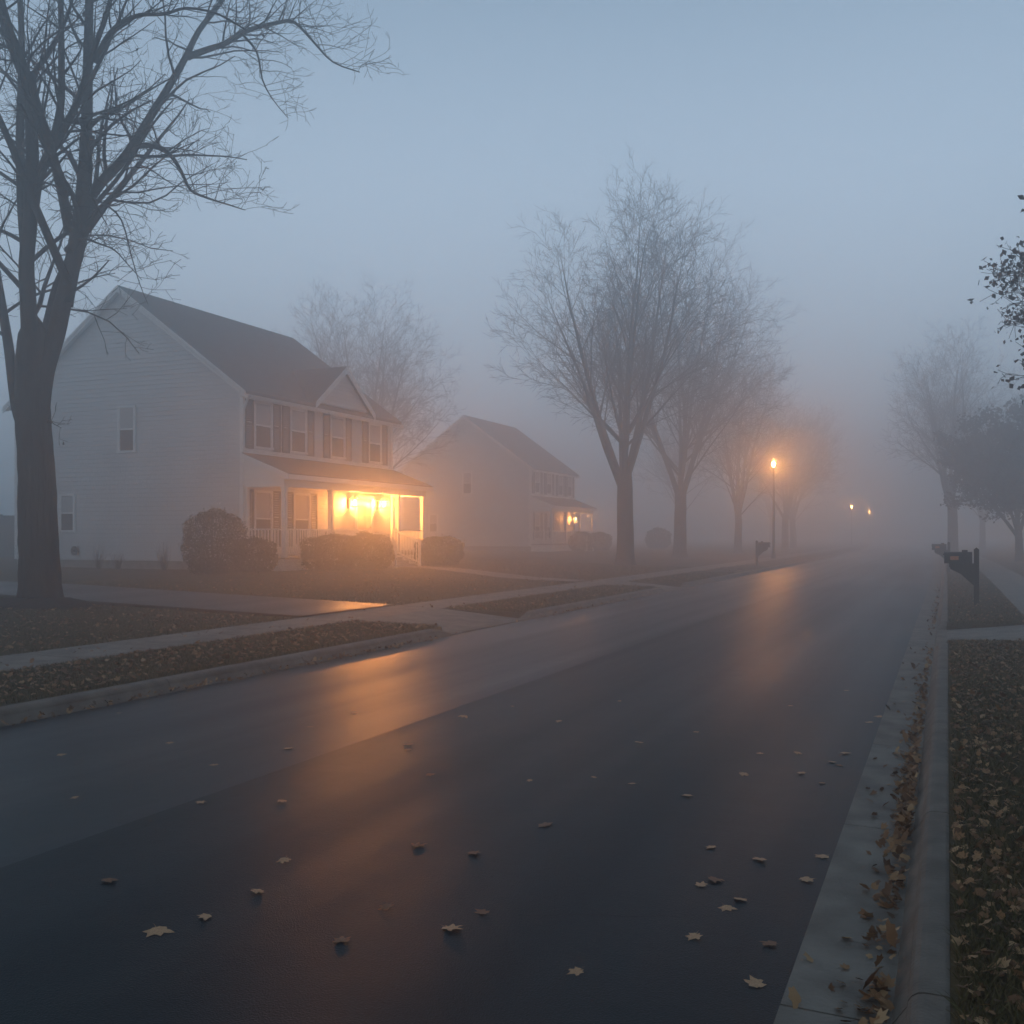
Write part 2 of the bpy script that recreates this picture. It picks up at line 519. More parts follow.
def slabs(name, u0, u1, y0, y1, step, m, lift=0.018):
    """paving slabs with thin joints that follow the turf"""
    mb = MB(); y = y0
    while y < y1:
        L_ = step if y < 90 else step * 6
        b = min(y + L_ - 0.012, y1)
        for q0, q1 in ((y, b),):
            P = [(u0 + off(q0), q0, land(u0) + lift), (u1 + off(q0), q0, land(u1) + lift), (u1 + off(q1), q1, land(u1) + lift), (u0 + off(q1), q1, land(u0) + lift)]
            mb.poly(P)
            for i in range(4):
                p, q = P[i], P[(i+1) % 4]
                mb.poly([(p[0], p[1], p[2]-.08), (q[0], q[1], q[2]-.08), q, p])
        y += L_
    return tag(mb.build(name, m), kind='structure')
slabs('sidewalk_left', -10.2, -9.12, -15, 300, 1.5, M['concrete'])
slabs('sidewalk_right', 1.27, 2.4, -15, 300, 1.5, M['concrete'])

def drive_sheet(name, pts_u, y0, y1, m, skew=0.0, flare=0.0, ny=3):
    """surface across the parkway or the lawn: pts_u = [(u, z)...]"""
    V = []; F = []
    for k in range(ny + 1):
        for u, z in pts_u:
            t = k / ny
            fl = flare * max(0.0, 1 - abs(u - pts_u[0][0]) / 1.2)
            y = (y0 - fl) + (y1 - y0 + 2 * fl) * t
            V.append((u + off(y), y, z))
    n = len(pts_u)
    for k in range(ny):
        for i in range(n - 1):
            F.append((k*n+i, k*n+i+1, (k+1)*n+i+1, (k+1)*n+i))
    return tag(link(name, fast_mesh(name, V, F), m), kind='structure')
for a, b in L_DRIVES:
    drive_sheet('driveway_apron', [(-7.47, .022), (-8.2, .085), (-9.12, land(-9.12) + .016)], a, b, M['concrete'])
for a, b in R_DRIVES:
    drive_sheet('driveway_apron', [(0.0, .022), (0.6, .085), (1.27, land(1.27) + .016)], a, b, M['concrete'])
drive_sheet('driveway_left', [(u, ground(u, 16.3) + .05) for u in (-10.2, -11.5, -13, -15, -17, -19, -22, -26, -30, -36)], 14.75, 17.9, M['drive'])
drive_sheet('driveway_right', [(u, ground(u, 17) + .05) for u in (2.4, 4, 6, 9, 14, 20)], 15.65, 18.45, M['concrete'])

def lawn_strip():
    """narrow concrete strip from the porch steps down to the public sidewalk"""
    pts = [(-18.15, 33.15), (-16.6, 32.9), (-14.6, 31.6), (-12.6, 30.1), (-11.2, 29.5), (-10.2, 29.4)]
    V = []; F = []
    P = []
    for i in range(len(pts) - 1):
        for t in (0, .25, .5, .75):
            P.append(Vector(pts[i]).lerp(Vector(pts[i+1]), t))
    P.append(Vector(pts[-1]))
    for i, p in enumerate(P):
        a, b = P[max(0, i-1)], P[min(len(P)-1, i+1)]
        d = (b - a).normalized(); nrm = Vector((-d.y, d.x)) * 0.6
        for q in (p - nrm, p + nrm):
            V.append((q.x, q.y, ground(p.x, p.y) + .05))
    for i in range(len(P) - 1):
        F.append((2*i, 2*i+1, 2*i+3, 2*i+2))
    tag(link('lawn_strip', fast_mesh('lawn_strip', V, F), M['concrete']), kind='structure')
lawn_strip()

# ------------------------------------------------------------------ haze
def haze():
    mb = MB(); mb.box(-470, 470, -60, 480, -1.6, 21.5)
    m = bpy.data.materials.new('haze_air'); m.use_nodes = True
    n, l = m.node_tree.nodes, m.node_tree.links
    n.remove(n['Principled BSDF'])
    v = n.new('ShaderNodeVolumePrincipled')
    v.inputs['Color'].default_value = (0.955, 0.98, 1.0, 1)
    v.inputs['Density'].default_value = HAZE_DENSITY
    v.inputs['Anisotropy'].default_value = HAZE_G
    l.new(v.outputs[0], n['Material Output'].inputs['Volume'])
    tag(mb.build('haze', m), kind='stuff')
haze()

# ------------------------------------------------------------------ houses
def siding(mb, org, u, nrm, z0, z1, lo, hi, pitch=0.15):
    """lapped boards on a wall plane: org + u*t, outward nrm, lo(z)..hi(z) the wall's extent"""
    org = Vector(org); u = Vector(u); nrm = Vector(nrm)
    n = max(1, round((z1 - z0) / pitch)); h = (z1 - z0) / n
    zz = Vector((0, 0, 1))
    for i in range(n):
        a, b = z0 + i * h, z0 + (i + 1) * h
        P = lambda t, z, o_: org + u * t + zz * z + nrm * o_
        if hi(b) - lo(b) < 0.01 and hi(a) - lo(a) < 0.05: break
        c = a + 0.020                              # an open shadow gap below each board's lower edge
        mb.poly([P(lo(a), a, .002), P(hi(a), a, .002), P(hi(c), c, .002), P(lo(c), c, .002)])
        mb.poly([P(lo(c), c, .002), P(hi(c), c, .002), P(hi(c), c, .036), P(lo(c), c, .036)])
        mb.poly([P(lo(c), c, .036), P(hi(c), c, .036), P(hi(b), b, .026), P(lo(b), b, .026)])
        mb.poly([P(lo(b), b, .026), P(hi(b), b, .026), P(hi(b), b, .002), P(lo(b), b, .002)])

def window(house, org, u, nrm, w, h, name='window', label=None):
    """double-hung window centred at org on a wall, u along the wall, nrm outward"""
    org = Vector(org); u = Vector(u); n = Vector(nrm); z = Vector((0, 0, 1))
    def bx(mb, a0, a1, b0, b1, d0, d1):
        mb.prism([org + u*a0 + z*b0 + n*d0, org + u*a1 + z*b0 + n*d0, org + u*a1 + z*b1 + n*d0, org + u*a0 + z*b1 + n*d0], n * (d1 - d0))
    f = MB(); t = 0.075; hw, hh = w/2, h/2
    bx(f, -hw-t, -hw, -hh, hh, .0, .06); bx(f, hw, hw+t, -hh, hh, .0, .06)
    bx(f, -hw-t, hw+t, hh, hh+t, .0, .063); bx(f, -hw-t-.03, hw+t+.03, -hh-t, -hh, .0, .075)
    bx(f, -hw, hw, -.025, .025, .0, .05)                      # meeting rail
    for sx in (-hw + .02, hw - .02):
        bx(f, sx-.02, sx+.02, .025, hh, .0, .042); bx(f, sx-.02, sx+.02, -hh, -.025, .0, .042)
    o = f.build(name, M['trim'], house)
    p = MB(); bx(p, -hw+.04, hw-.04, .025, hh, .026, .030); p.build('pane', M['upper_pane'], o)
    s = MB(); bx(s, -hw+.04, hw-.04, -hh, -.025, .026, .031); s.build('screen', M['screen'], o)
    return o

def shutter(house, org, u, nrm, w, h):
    org = Vector(org); u = Vector(u); n = Vector(nrm); z = Vector((0, 0, 1)); mb = MB()
    def bx(a0, a1, b0, b1, d0, d1):
        mb.prism([org + u*a0 + z*b0 + n*d0, org + u*a1 + z*b0 + n*d0, org + u*a1 + z*b1 + n*d0, org + u*a0 + z*b1 + n*d0], n * (d1 - d0))
    hw, hh = w/2, h/2
    bx(-hw, -hw+.05, -hh, hh, .0, .055); bx(hw-.05, hw, -hh, hh, .0, .055)
    bx(-hw+.05, hw-.05, hh-.07, hh, 0, .053); bx(-hw+.05, hw-.05, -hh, -hh+.07, 0, .053); bx(-hw+.05, hw-.05, -.035, .035, 0, .053)
    k = 22
    for i in range(k):
        b = -hh + .07 + (2*hh - .14) * i / k
        if abs(b) < .05: continue
        c = org + z * b
        mb.poly([c + u*(-hw+.05) + n*.046, c + u*(hw-.05) + n*.046, c + u*(hw-.05) + n*.025 + z*.06, c + u*(-hw+.05) + n*.025 + z*.06])
    return mb.build('shutter', M['shutter'], house)

def lantern(house, pos, power, nrm=Vector((1, 0, 0)), col=WARM):
    """wall lantern: back plate, hood, bars, glowing bulb and its own light"""
    x, y, z = pos
    mb = MB()
    mb.box(x, x+.03, y-.06, y+.06, z-.22, z+.16)              # back plate
    mb.bar((x+.03, y, z+.12), (x+.30, y, z+.22), .02, .02)
    mb.lathe([(.02, .27), (.06, .22), (.25, .14), (.25, .125)], 16, (x+.30, y, z))  # hood and tray widened to hold the light off ceiling and hedge
    mb.lathe([(.07, -.17), (.19, -.155), (.19, -.14)], 16, (x+.30, y, z))
    for k in range(4):
        a = PI/4 + k*PI/2
        mb.bar((x+.30+.08*math.cos(a), y+.08*math.sin(a), z-.14), (x+.30+.105*math.cos(a), y+.105*math.sin(a), z+.13), .01, .01)
    n_ = 12
    for k in range(n_):                                        # curved shield added to keep the bulb's light off the wall
        a0 = PI * .74 + PI * .52 * k / n_; a1 = PI * .74 + PI * .52 * (k + 1) / n_
        P_ = lambda a, r_, zz: (x + .30 + r_ * math.cos(a), y + r_ * math.sin(a), z + zz)
        mb.poly([P_(a0, .125, -.13), P_(a1, .125, -.13), P_(a1, .115, .12), P_(a0, .115, .12)])
        mb.poly([P_(a0, .130, -.13), P_(a1, .130, -.13), P_(a1, .120, .12), P_(a0, .120, .12)])
    o = mb.build('wall_lantern', M['metal_dark'], house)
    b = MB(); b.lathe([(.015, -.09), (.045, -.05), (.06, .0), (.045, .05), (.015, .09)], 12, (x+.30, y, z)); b.build('bulb', M['bulb'], o, smooth=True)
    ld = bpy.data.lights.new('lantern_light', 'POINT'); ld.energy = power; ld.color = col; ld.shadow_soft_size = 0.075
    lo = bpy.data.objects.new('lantern_light', ld); C.objects.link(lo); lo.parent = house; lo.location = (x+.30, y, z)
    return o

def house(loc, L, D, eave, ridge, label, dormer=True, porch=(0.0, 9.6), porch_d=1.5, door_y=7.3, lanterns=(), fronts=(1.0, 3.0, 5.5, 8.2), lowers=(1.0, 3.2), posts=(.3, 2.8, 7.4, 9.45), step=(5.2, 7.1), sides=((-4.8, 4.78, .66, 1.45), (-7.5, 1.95, .62, 1.2)), name='white_house', detail=True):
    h = empty(name, loc, 0, label, 'house')
    T = ridge - eave; slope = T / (D / 2)
    fz = .34
    # foundation and core
    mb = MB(); mb.box(-D+.02, -.02, .02, L-.02, -.5, fz); mb.build('foundation', M['found'], h)
    # walls
    mb = MB()
    one = lambda a: (lambda z: a)
    mb.prism([(-D, 0.0, fz), (0, 0.0, fz), (0, 0.0, eave), (-D/2, 0.0, ridge-.02), (-D, 0.0, eave)], (0, L, 0))
    siding(mb, (0, 0, 0), (0, 1, 0), (1, 0, 0), fz - .03, eave, one(.0), one(L))
    siding(mb, (-D, 0, 0), (1, 0, 0), (0, -1, 0), fz - .03, eave, one(0), one(D))
    g0 = lambda z: (z - eave) / slope
    siding(mb, (-D, 0, 0), (1, 0, 0), (0, -1, 0), eave, ridge - .02, g0, lambda z: D - g0(z))
    siding(mb, (-D, L, 0), (1, 0, 0), (0, 1, 0), fz - .03, eave, one(0), one(D))
    siding(mb, (-D, L, 0), (1, 0, 0), (0, 1, 0), eave, ridge - .02, g0, lambda z: D - g0(z))
    mb.build('wall', M['siding'], h)
    # corner boards, frieze, belt course
    for (x, y) in ((.0, .0), (.0, L)):
        sy = -1 if y == 0 else 1
        mb = MB(); mb.box(x-.1, x+.042, min(y+sy*.042, y - sy*.1), max(y+sy*.042, y - sy*.1), fz-.02, eave); mb.build('corner_board', M['trim'], h)
    mb = MB(); mb.box(-D-.042, -D+.1, -.042, .1, fz-.02, eave); mb.build('corner_board', M['trim'], h)
    mb = MB(); mb.box(-.02, .046, .101, L-.101, 3.80, 3.98); mb.build('belt_board', M['trim'], h)
    mb = MB(); mb.box(-.02, .044, .101, L-.101, eave-.28, eave-.02); mb.build('frieze_board', M['trim'], h)
    # main roof: two thick slopes with overhangs
    ov = .32; th = .11
    ex = ov; ez = eave - slope * ov
    mb = MB()
    for s in (0, 1):
        xe = ex if s == 0 else -D - ex
        xi = -D/2
        up = Vector((0, 0, th))
        pr = [(xe, -.28, ez), (xi, -.28, ridge), (xi, -.28, ridge + th), (xe, -.28, ez + th)]
        mb.prism(pr, (0, L + .56, 0))
    roof = mb.build('roof', M['shingle'], h)
    # rakes, fascia, soffit
    mb = MB()
    for y0, y1 in ((-.305, -.275), (L + .275, L + .305)):
        for xe in (ex, -D - ex):
            mb.prism([(xe, y0, ez - .13), (-D/2, y0, ridge - .13), (-D/2, y0, ridge + th - .015), (xe, y0, ez + th - .015)], (0, y1 - y0, 0))
            mb.prism([(xe, y0, ez - .05), (-D/2, y0, ridge - .05), (-D/2, y0, ridge - .01), (xe, y0, ez - .01)], (0, (.24 if y0 < 0 else -.27), 0))
    mb.box(ex - .03, ex + .002, -.27, L + .27, ez - .14, ez + .0)
    mb.box(.037, ex - .03, -.27, L + .27, ez - .06, ez - .03)
    mb.build('roof_trim', M['trim'], h)
    # gutter with a downpipe
    mb = MB()
    mb.prism([(ex+.005, -.27, ez-.02), (ex+.005, -.27, ez-.12), (ex+.07, -.27, ez-.12), (ex+.12, -.27, ez-.02)], (0, L + .54, 0))
    mb.bar((ex + .05, -.2, ez - .1), (.08, -.05, ez - .42), .07, .05)
    mb.build('eave_gutter', M['trim'], h)
    # front gable
    if dormer:
        ya, yb = 3.6, 7.2; yc = (ya + yb) / 2; rise = (yb - ya) / 2 * .76; zb = eave - .02
        mb = MB()
        mb.prism([(.30, ya, zb), (.30, yb, zb), (.30, yc, zb + rise)], (-3.0, 0, 0))
        siding(mb, (.30, ya, zb), (0, 1, 0), (1, 0, 0), .0, rise - .02, lambda z: z / .76, lambda z: (yb - ya) - z / .76)
        dm = mb.build('front_gable', M['siding'], h)
        mb = MB()
        for s in (-1, 1):
            ye = yc + s * ((yb - ya) / 2 + .22)
            ze = zb - .22 * .76
            mb.prism([(.52, ye, ze + .03), (.52, yc, zb + rise + .03), (.52, yc, zb + rise + .14), (.52, ye, ze + .14)], (-3.3, 0, 0))
        mb.build('gable_roof', M['shingle'], dm)
        mb = MB()
        for s in (-1, 1):
            ye = yc + s * ((yb - ya) / 2 + .22); ze = zb - .22 * .76
            mb.prism([(.545, ye, ze - .1), (.545, yc, zb + rise - .12), (.545, yc, zb + rise + .125), (.545, ye, ze + .125)], (-.03, 0, 0))
        mb.build('gable_trim', M['trim'], dm)
    X = (0, 1, 0); N = (1, 0, 0)
    for y in fronts:
        window(h, (.02, y, 4.80), X, N, .86, 1.42)
        for s in (-1, 1):
            shutter(h, (.022, y + s * .735, 4.80), X, N, .42, 1.62)
    for y in lowers:
        window(h, (.02, y, 1.72), X, N, .86, 1.7)
        for s in (-1, 1):
            shutter(h, (.022, y + s * .735, 1.72), X, N, .42, 1.88)
    for x, z, w, hh in sides:
        window(h, (x, -.02, z), (1, 0, 0), (0, -1, 0), w, hh)
    # porch
    p0, p1 = porch; fl = .46; pd = porch_d
    mb = MB()
    mb.box(.04, pd + .12, p0 + .02, p1, fl - .05, fl)
    n = 14
    mb.build('porch_floor', M['deck'], h)
    mb = MB(); mb.box(.05, pd + .06, p0 + .05, p1 - .03, -.4, fl - .055); mb.build('porch_skirt', M['trim'], h)
    za, ze = 3.74, 3.04; xo = pd + .32
    mb = MB(); mb.prism([(.04, p0 - .12, za), (xo, p0 - .12, ze), (xo, p0 - .12, ze + .1), (.04, p0 - .12, za + .1)], (0, p1 - p0 + .24, 0)); mb.build('porch_roof', M['shingle'], h)
    mb = MB()
    mb.box(pd - .1, pd + .1, p0 + .0, p1, 2.72, 2.98)                 # front beam
    for yy, s in ((p0, -1), (p1, 1)):
        y0, y1 = (yy, yy + .14) if s < 0 else (yy - .14, yy)
        mb.box(.04, pd - .1, y0 + (.001 if s < 0 else 0), y1, 2.72, 2.98)
        mb.prism([(.05, (y0 + y1) / 2, 2.98), (pd + .1, (y0 + y1) / 2, 2.98), (.05, (y0 + y1) / 2, 3.70)], (0, s * .07, 0))
        siding(mb, (.05, yy, 2.98), (1, 0, 0), (0, s, 0), 0, .70, one(0), lambda z: (pd + .05) * (1 - z / .72) )
        mb.prism([(.04, yy + s * .125, za - .1), (xo + .01, yy + s * .125, ze - .1), (xo + .01, yy + s * .125, ze + .08), (.04, yy + s * .125, za + .08)], (0, s * .03, 0))
    mb.box(xo, xo + .03, p0 - .12, p1 + .12, ze - .1, ze + .06)
    mb.box(.04, pd - .1, p0 + .14, p1 - .14, 2.93, 2.96)              # ceiling
    mb.box(pd + .1, xo, p0, p1, 2.95, 2.975)
    mb.build('porch_beam', M['trim'], h)
    for y in posts:
        mb = MB()
        mb.box(pd - .07, pd + .07, y - .07, y + .07, fl + .14, 2.64)
        mb.box(pd - .09, pd + .09, y - .09, y + .09, fl, fl + .14); mb.box(pd - .09, pd + .09, y - .09, y + .09, 2.64, 2.72)
        mb.build('porch_post', M['trim'], h, bevel=.008)
    for yc in (p0 + .10, p1 - .10):
        mb = MB(); mb.box(.045, .14, yc - .06, yc + .06, fl, 2.72); mb.build('porch_pilaster', M['trim'], h)
    def rail(a, b, base0=fl, base1=fl, nm='porch_railing'):
        m_ = MB(); a = Vector(a); b = Vector(b)
        m_.bar((a.x, a.y, base0 + .90), (b.x, b.y, base1 + .90), .07, .05)
        m_.bar((a.x, a.y, base0 + .12), (b.x, b.y, base1 + .12), .05, .05)
        k = int((b - a).length / .125)
        for i in range(1, k):
            t = i / k; p = a.lerp(b, t); zb = base0 + (base1 - base0) * t
            m_.bar((p.x, p.y, zb + .14), (p.x, p.y, zb + .88), .032, .032)
        return m_.build(nm, M['trim'], h)
    s0, s1 = step
    ps = list(posts)
    rail((.15, p0 + .1), (pd - .08, p0 + .1))
    for a, b in zip(ps, ps[1:]):
        if a < s0 < b:
            rail((pd, a + .08), (pd, s0))
        elif not (a <= s1 < b and s1 + .3 > b) and a >= s1 - .4 or b < s0:
            rail((pd, a + .08), (pd, b - .08))
    rail((.15, p1 - .1), (pd - .08, p1 - .1))
    mb = MB()
    for i in range(3):
        mb.box(pd + .12 + i * .28, pd + .12 + (i + 1) * .28, s0, s1, -.3, fl - .12 * (i + 1))
    mb.build('porch_steps', M['deck'], h)
    for y in (s0 + .04, s1 - .04):
        rail((pd + .1, y), (pd + 1.15, y), fl, .02, 'step_railing')
        for x, zb in ((pd + .1, fl), (pd + 1.15, -.1)):
            mb = MB(); mb.box(x - .045, x + .045, y - .045, y + .045, zb, (fl if x < pd + .5 else .02) + .98)
            mb.build('newel_post', M['trim'], h)
    # front door
    dz0 = fl; mb = MB()
    mb.box(.03, .08, door_y - .5, door_y + .5, dz0 + .02, dz0 + 2.05)
    for (ya, yb, zc, zd) in ((-.4, -.06, .25, .85), (.06, .4, .25, .85), (-.4, -.06, 1.0, 1.85), (.06, .4, 1.0, 1.85)):
        mb.box(.08, .092, door_y + ya, door_y + yb, dz0 + zc, dz0 + zd)
    d = mb.build('front_door', M['door'], h, bevel=.006)
    k = MB(); k.lathe([(.012, 0), (.03, .02), (.03, .045), (.012, .06)], 10, (.12, door_y + .42, dz0 + 1.0)); k.build('handle', M['brass'], d)
    mb = MB()
    for s in (-1, 1):
        mb.box(.03, .1, door_y + s * .56 - .06, door_y + s * .56 + .06, dz0, dz0 + 2.1)
    mb.box(.03, .1, door_y - .62, door_y + .62, dz0 + 2.1, dz0 + 2.24)
    mb.build('door_frame', M['trim'], d)
    for (y, z, pw) in lanterns:
        lantern(h, (.03, y, z), pw)
    return h

GZ1 = 0.42
H1 = house((-20.9, 27.0, GZ1), 9.6, 10.0, 5.92, 9.55,
      'white clapboard two-storey house with a front gable and glowing front porch beside the near driveway',
      lanterns=((6.25, 2.40, 4400), (8.4, 2.40, 4400)), door_y=7.35, posts=(.15, 2.8, 7.45, 9.45), step=(5.2, 7.1))
GZ2 = ground(-26.5, 70)
H2 = house((-26.5, 65.6, GZ2), 9.0, 10.0, 5.85, 9.5,
      'farther pale two-storey house half lost in fog with one small porch lamp lit',
      dormer=False, porch=(0.0, 9.0), lanterns=((8.5, 2.35, 2500),), fronts=(1.2, 3.5, 5.9, 7.9), lowers=(1.2, 3.6), posts=(.15, 3.0, 6.0, 8.85), step=(4.2, 5.8), door_y=5.0, name='white_house')

# ------------------------------------------------------------------ trees
def tubes(polys, sides):
    """polys: list of (pts, radii) -> verts, quads (numpy, batched by point count)"""
    groups = {}
    for p, r in polys:
        groups.setdefault(len(p), []).append((p, r))
    Vs = []; Fs = []; base = 0
    for n, lst in groups.items():
        P = np.array([p for p, r in lst], dtype=np.float64); Rr = np.array([r for p, r in lst], dtype=np.float64)
        B = len(lst)
        T = np.empty_like(P)
        T[:, 1:-1] = P[:, 2:] - P[:, :-2]; T[:, 0] = P[:, 1] - P[:, 0]; T[:, -1] = P[:, -1] - P[:, -2]
        T /= np.linalg.norm(T, axis=2, keepdims=True) + 1e-9
        mean = T.mean(axis=1, keepdims=True)
        ref = np.where(np.abs(mean[..., 2:3]) < 0.8, np.array([0, 0, 1.0]), np.array([1.0, 0, 0]))
        U = np.cross(np.broadcast_to(ref, T.shape), T); U /= np.linalg.norm(U, axis=2, keepdims=True) + 1e-9
        Wv = np.cross(T, U)
        ang = np.arange(sides) * 2 * PI / sides
        V = P[:, :, None, :] + Rr[:, :, None, None] * (U[:, :, None, :] * np.cos(ang)[None, None, :, None] + Wv[:, :, None, :] * np.sin(ang)[None, None, :, None])
        idx = base + (np.arange(B)[:, None, None] * n + np.arange(n - 1)[None, :, None]) * sides
        k = np.arange(sides)[None, None, :]; k2 = (np.arange(sides) + 1) % sides; k2 = k2[None, None, :]
        F = np.stack([idx + k, idx + k2, idx + sides + k2, idx + sides + k], axis=-1).reshape(-1, 4)
        Vs.append(V.reshape(-1, 3)); Fs.append(F); base += B * n * sides
    if not Vs: return np.zeros((0, 3)), np.zeros((0, 4), int)
    return np.concatenate(Vs), np.concatenate(Fs)

def merge(parts):
    Vs = []; Fs = []; b = 0
    for v, f in parts:
        if len(v) == 0: continue
        Vs.append(v); Fs.append(f + b); b += len(v)
    return np.concatenate(Vs), np.concatenate(Fs)

class Tree:
    def __init__(s, seed, levels, minr=0.004):
        s.r = random.Random(seed); s.lv = levels; s.store = {}; s.minr = minr; s.tips = []
    def rv(s):
        g = s.r.gauss
        return Vector((g(0, 1), g(0, 1), g(0, 1)))
    def put(s, lev, pts, rad):
        s.store.setdefault(lev, []).append(([tuple(p) for p in pts], rad))
    def grow(s, st, d, L, r, lev):
        p = s.lv[lev]; n = p['n']; pts = [st.copy()]; rad = [r]; d = d.normalized()
        for i in range(n):
            d = (d + s.rv() * p['wob'] + Vector((0, 0, 1)) * p['up']).normalized()
            pts.append(pts[-1] + d * (L / n))
            rad.append(max(s.minr, r * (1 - (i + 1) / n * (1 - p.get('tip', .3)))))
        s.put(lev, pts, rad)
        if lev + 1 < len(s.lv):
            s.spawn(pts, rad, L, lev)
        else:
            s.tips.append((pts[-1], d))
    def spawn(s, pts, rad, L, lev, lo=None, count=None, ratio=None):
        p = s.lv[lev]; n = len(pts) - 1
        nc = count if count is not None else p['nc']
        lo = p['lo'] if lo is None else lo
        if isinstance(nc, float):
            nc = max(1, round(nc * L))
        az = s.r.uniform(0, 6.28)
        for k in range(nc):
            t = lo + (1 - lo) * (k + s.r.uniform(.1, .9)) / nc
            f = t * n; i = min(int(f), n - 1); f -= i
            q = pts[i].lerp(pts[i + 1], f); rr = rad[i] + (rad[i + 1] - rad[i]) * f
            d = (pts[i + 1] - pts[i]).normalized()
            a = d.orthogonal().normalized(); b = d.cross(a)
            az += 2.4 + s.r.uniform(-.5, .5)
            ang = R(p['ang'] + s.r.uniform(-12, 12))
            cd = d * math.cos(ang) + (a * math.cos(az) + b * math.sin(az)) * math.sin(ang)
            if lev <= 1 and cd.z < -0.25: cd.z *= -0.3
            cl = L * (ratio or p['ratio']) * (1.2 - .75 * t) * s.r.uniform(.65, 1.2)
            cl = max(cl, p.get('minl', .15))
            s.grow(q, cd, cl, max(s.minr, rr * p.get('rr', .55)), lev + 1)
    def trunk(s, pts, rad):
        s.put('t', pts, rad)
    def mesh_trunk(s, name, deep=0):
        parts = [tubes(s.store.get('t', []), 14)] + ([s.extra] if hasattr(s, 'extra') else [])
        for lev in range(0, deep + 1):
            parts.append(tubes(s.store.get(lev, []), 9 if lev == 0 else 6))
        v, f = merge(parts)
        return fast_mesh(name, v, f, True)
    def mesh_crown(s, name, deep=0):
        parts = []
        for lev in range(deep + 1, len(s.lv)):
            parts.append(tubes(s.store.get(lev, []), 5 if lev == 1 else (4 if lev == 2 else 3)))
        v, f = merge(parts)
        return fast_mesh(name, v, f, True)

def flare_trunk(h, r0, r1, lean=(0, 0), bend=.06, seed=1, n=12, flare=.35):
    q = random.Random(seed); pts = []; rad = []
    zs = [-.25, -.05, .12, .3, .55] + [h * k / n for k in range(2, n + 1)]
    zs = sorted(z for z in zs if z <= h)
    ox = oy = 0
    for z in zs:
        t = max(0, z) / h
        ox += q.gauss(0, bend) * .25; oy += q.gauss(0, bend) * .25
        pts.append(Vector((lean[0] * t + ox * t, lean[1] * t + oy * t, z)))
        rad.append((r0 + (r1 - r0) * t) * (1 + flare * math.exp(-max(z, 0) / .28)))
    return pts, rad

def leaf_cards(tips, n_per, size, spread, seed, shapes=None):
    """small folded leaves round the twig ends -> verts, quads, tint"""
    g = np.random.default_rng(seed)
    T = np.array([tuple(p) for p, d in tips])
    T = np.repeat(T, n_per, axis=0)
    N = len(T)
    c = T + g.normal(0, spread, (N, 3))
    a = g.normal(0, 1, (N, 3)); a /= np.linalg.norm(a, axis=1, keepdims=True)
    b = g.normal(0, 1, (N, 3)); b -= a * (a * b).sum(1, keepdims=True); b /= np.linalg.norm(b, axis=1, keepdims=True)
    s = size * g.uniform(.6, 1.3, (N, 1))
    nrm = np.cross(a, b)
    V = np.stack([c - a * s * .6, c + b * s * .4 + nrm * s * .12, c + a * s * .6, c - b * s * .4 + nrm * s * .12], axis=1).reshape(-1, 3)
    F = np.arange(N * 4).reshape(-1, 4)
    tint = np.repeat(g.uniform(0, 1, N), 4)
    return V, F, tint

MAPLE = [   # limbs, boughs, branches, twigs, spurs
    dict(n=10, wob=.032, up=.018, nc=1.35, lo=.22, ang=32, ratio=.46, rr=.42, tip=.06),
    dict(n=7, wob=.04, up=.015, nc=1.7, lo=.15, ang=34, ratio=.42, rr=.48, tip=.15, minl=1.0),
    dict(n=4, wob=.045, up=.012, nc=3.3, lo=.12, ang=35, ratio=.48, rr=.55, tip=.25, minl=.6),
    dict(n=3, wob=.05, up=.0, nc=4.2, lo=.15, ang=36, ratio=.55, rr=.62, tip=.45, minl=.35),
    dict(n=2, wob=.05, up=.0, tip=.6),
]

def maple(seed, H=17.3, fork=4.2, r0=.40, half=5.8, n_up=7, n_side=6, levels=MAPLE, minr=.0066):
    t = Tree(seed, levels, minr)
    q = t.r
    tp, tr = flare_trunk(fork, r0, r0 * .86, seed=seed)
    t.trunk(tp, tr)
    top = tp[-1]
    for k in range(n_up):
        az = 2 * PI * k / max(1, n_up - 1) + q.uniform(-.3, .3)
        tilt = R(q.uniform(11, 27)) if k else R(3)
        d = Vector((math.cos(az) * math.sin(tilt), math.sin(az) * math.sin(tilt), math.cos(tilt)))
        L = (H - fork) * (.93 if not k else q.uniform(.87, .95) - .010 * (math.degrees(tilt) - 11))
        st = top - Vector((0, 0, q.uniform(0.1, .7))) + Vector((d.x, d.y, 0)) * r0 * .9
        t.grow(st, d, L, r0 * q.uniform(.34, .50), 0)
    for k in range(n_side):
        az = 2 * PI * k / n_side + q.uniform(-.5, .5) + .6
        tilt = R(q.uniform(40, 56))
        d = Vector((math.cos(az) * math.sin(tilt), math.sin(az) * math.sin(tilt), math.cos(tilt)))
        z = fork + q.uniform(-.5, 2.4)
        t.grow(Vector((top.x, top.y, min(z, fork + 1.5))), d, half * q.uniform(.98, 1.2), r0 * q.uniform(.15, .22), 0)
    return t

def place_tree(name, t, loc, label, group=None, deep=0, rz=0.0, scale=1.0):
    o = empty(name, loc, rz, label, 'tree', group)
    o.scale = (scale, scale, scale)
    link('trunk', t.mesh_trunk(name + '_trunk', deep), M['bark'], o)
    link('crown', t.mesh_crown(name + '_crown', deep), M['twig'], o)
    return o

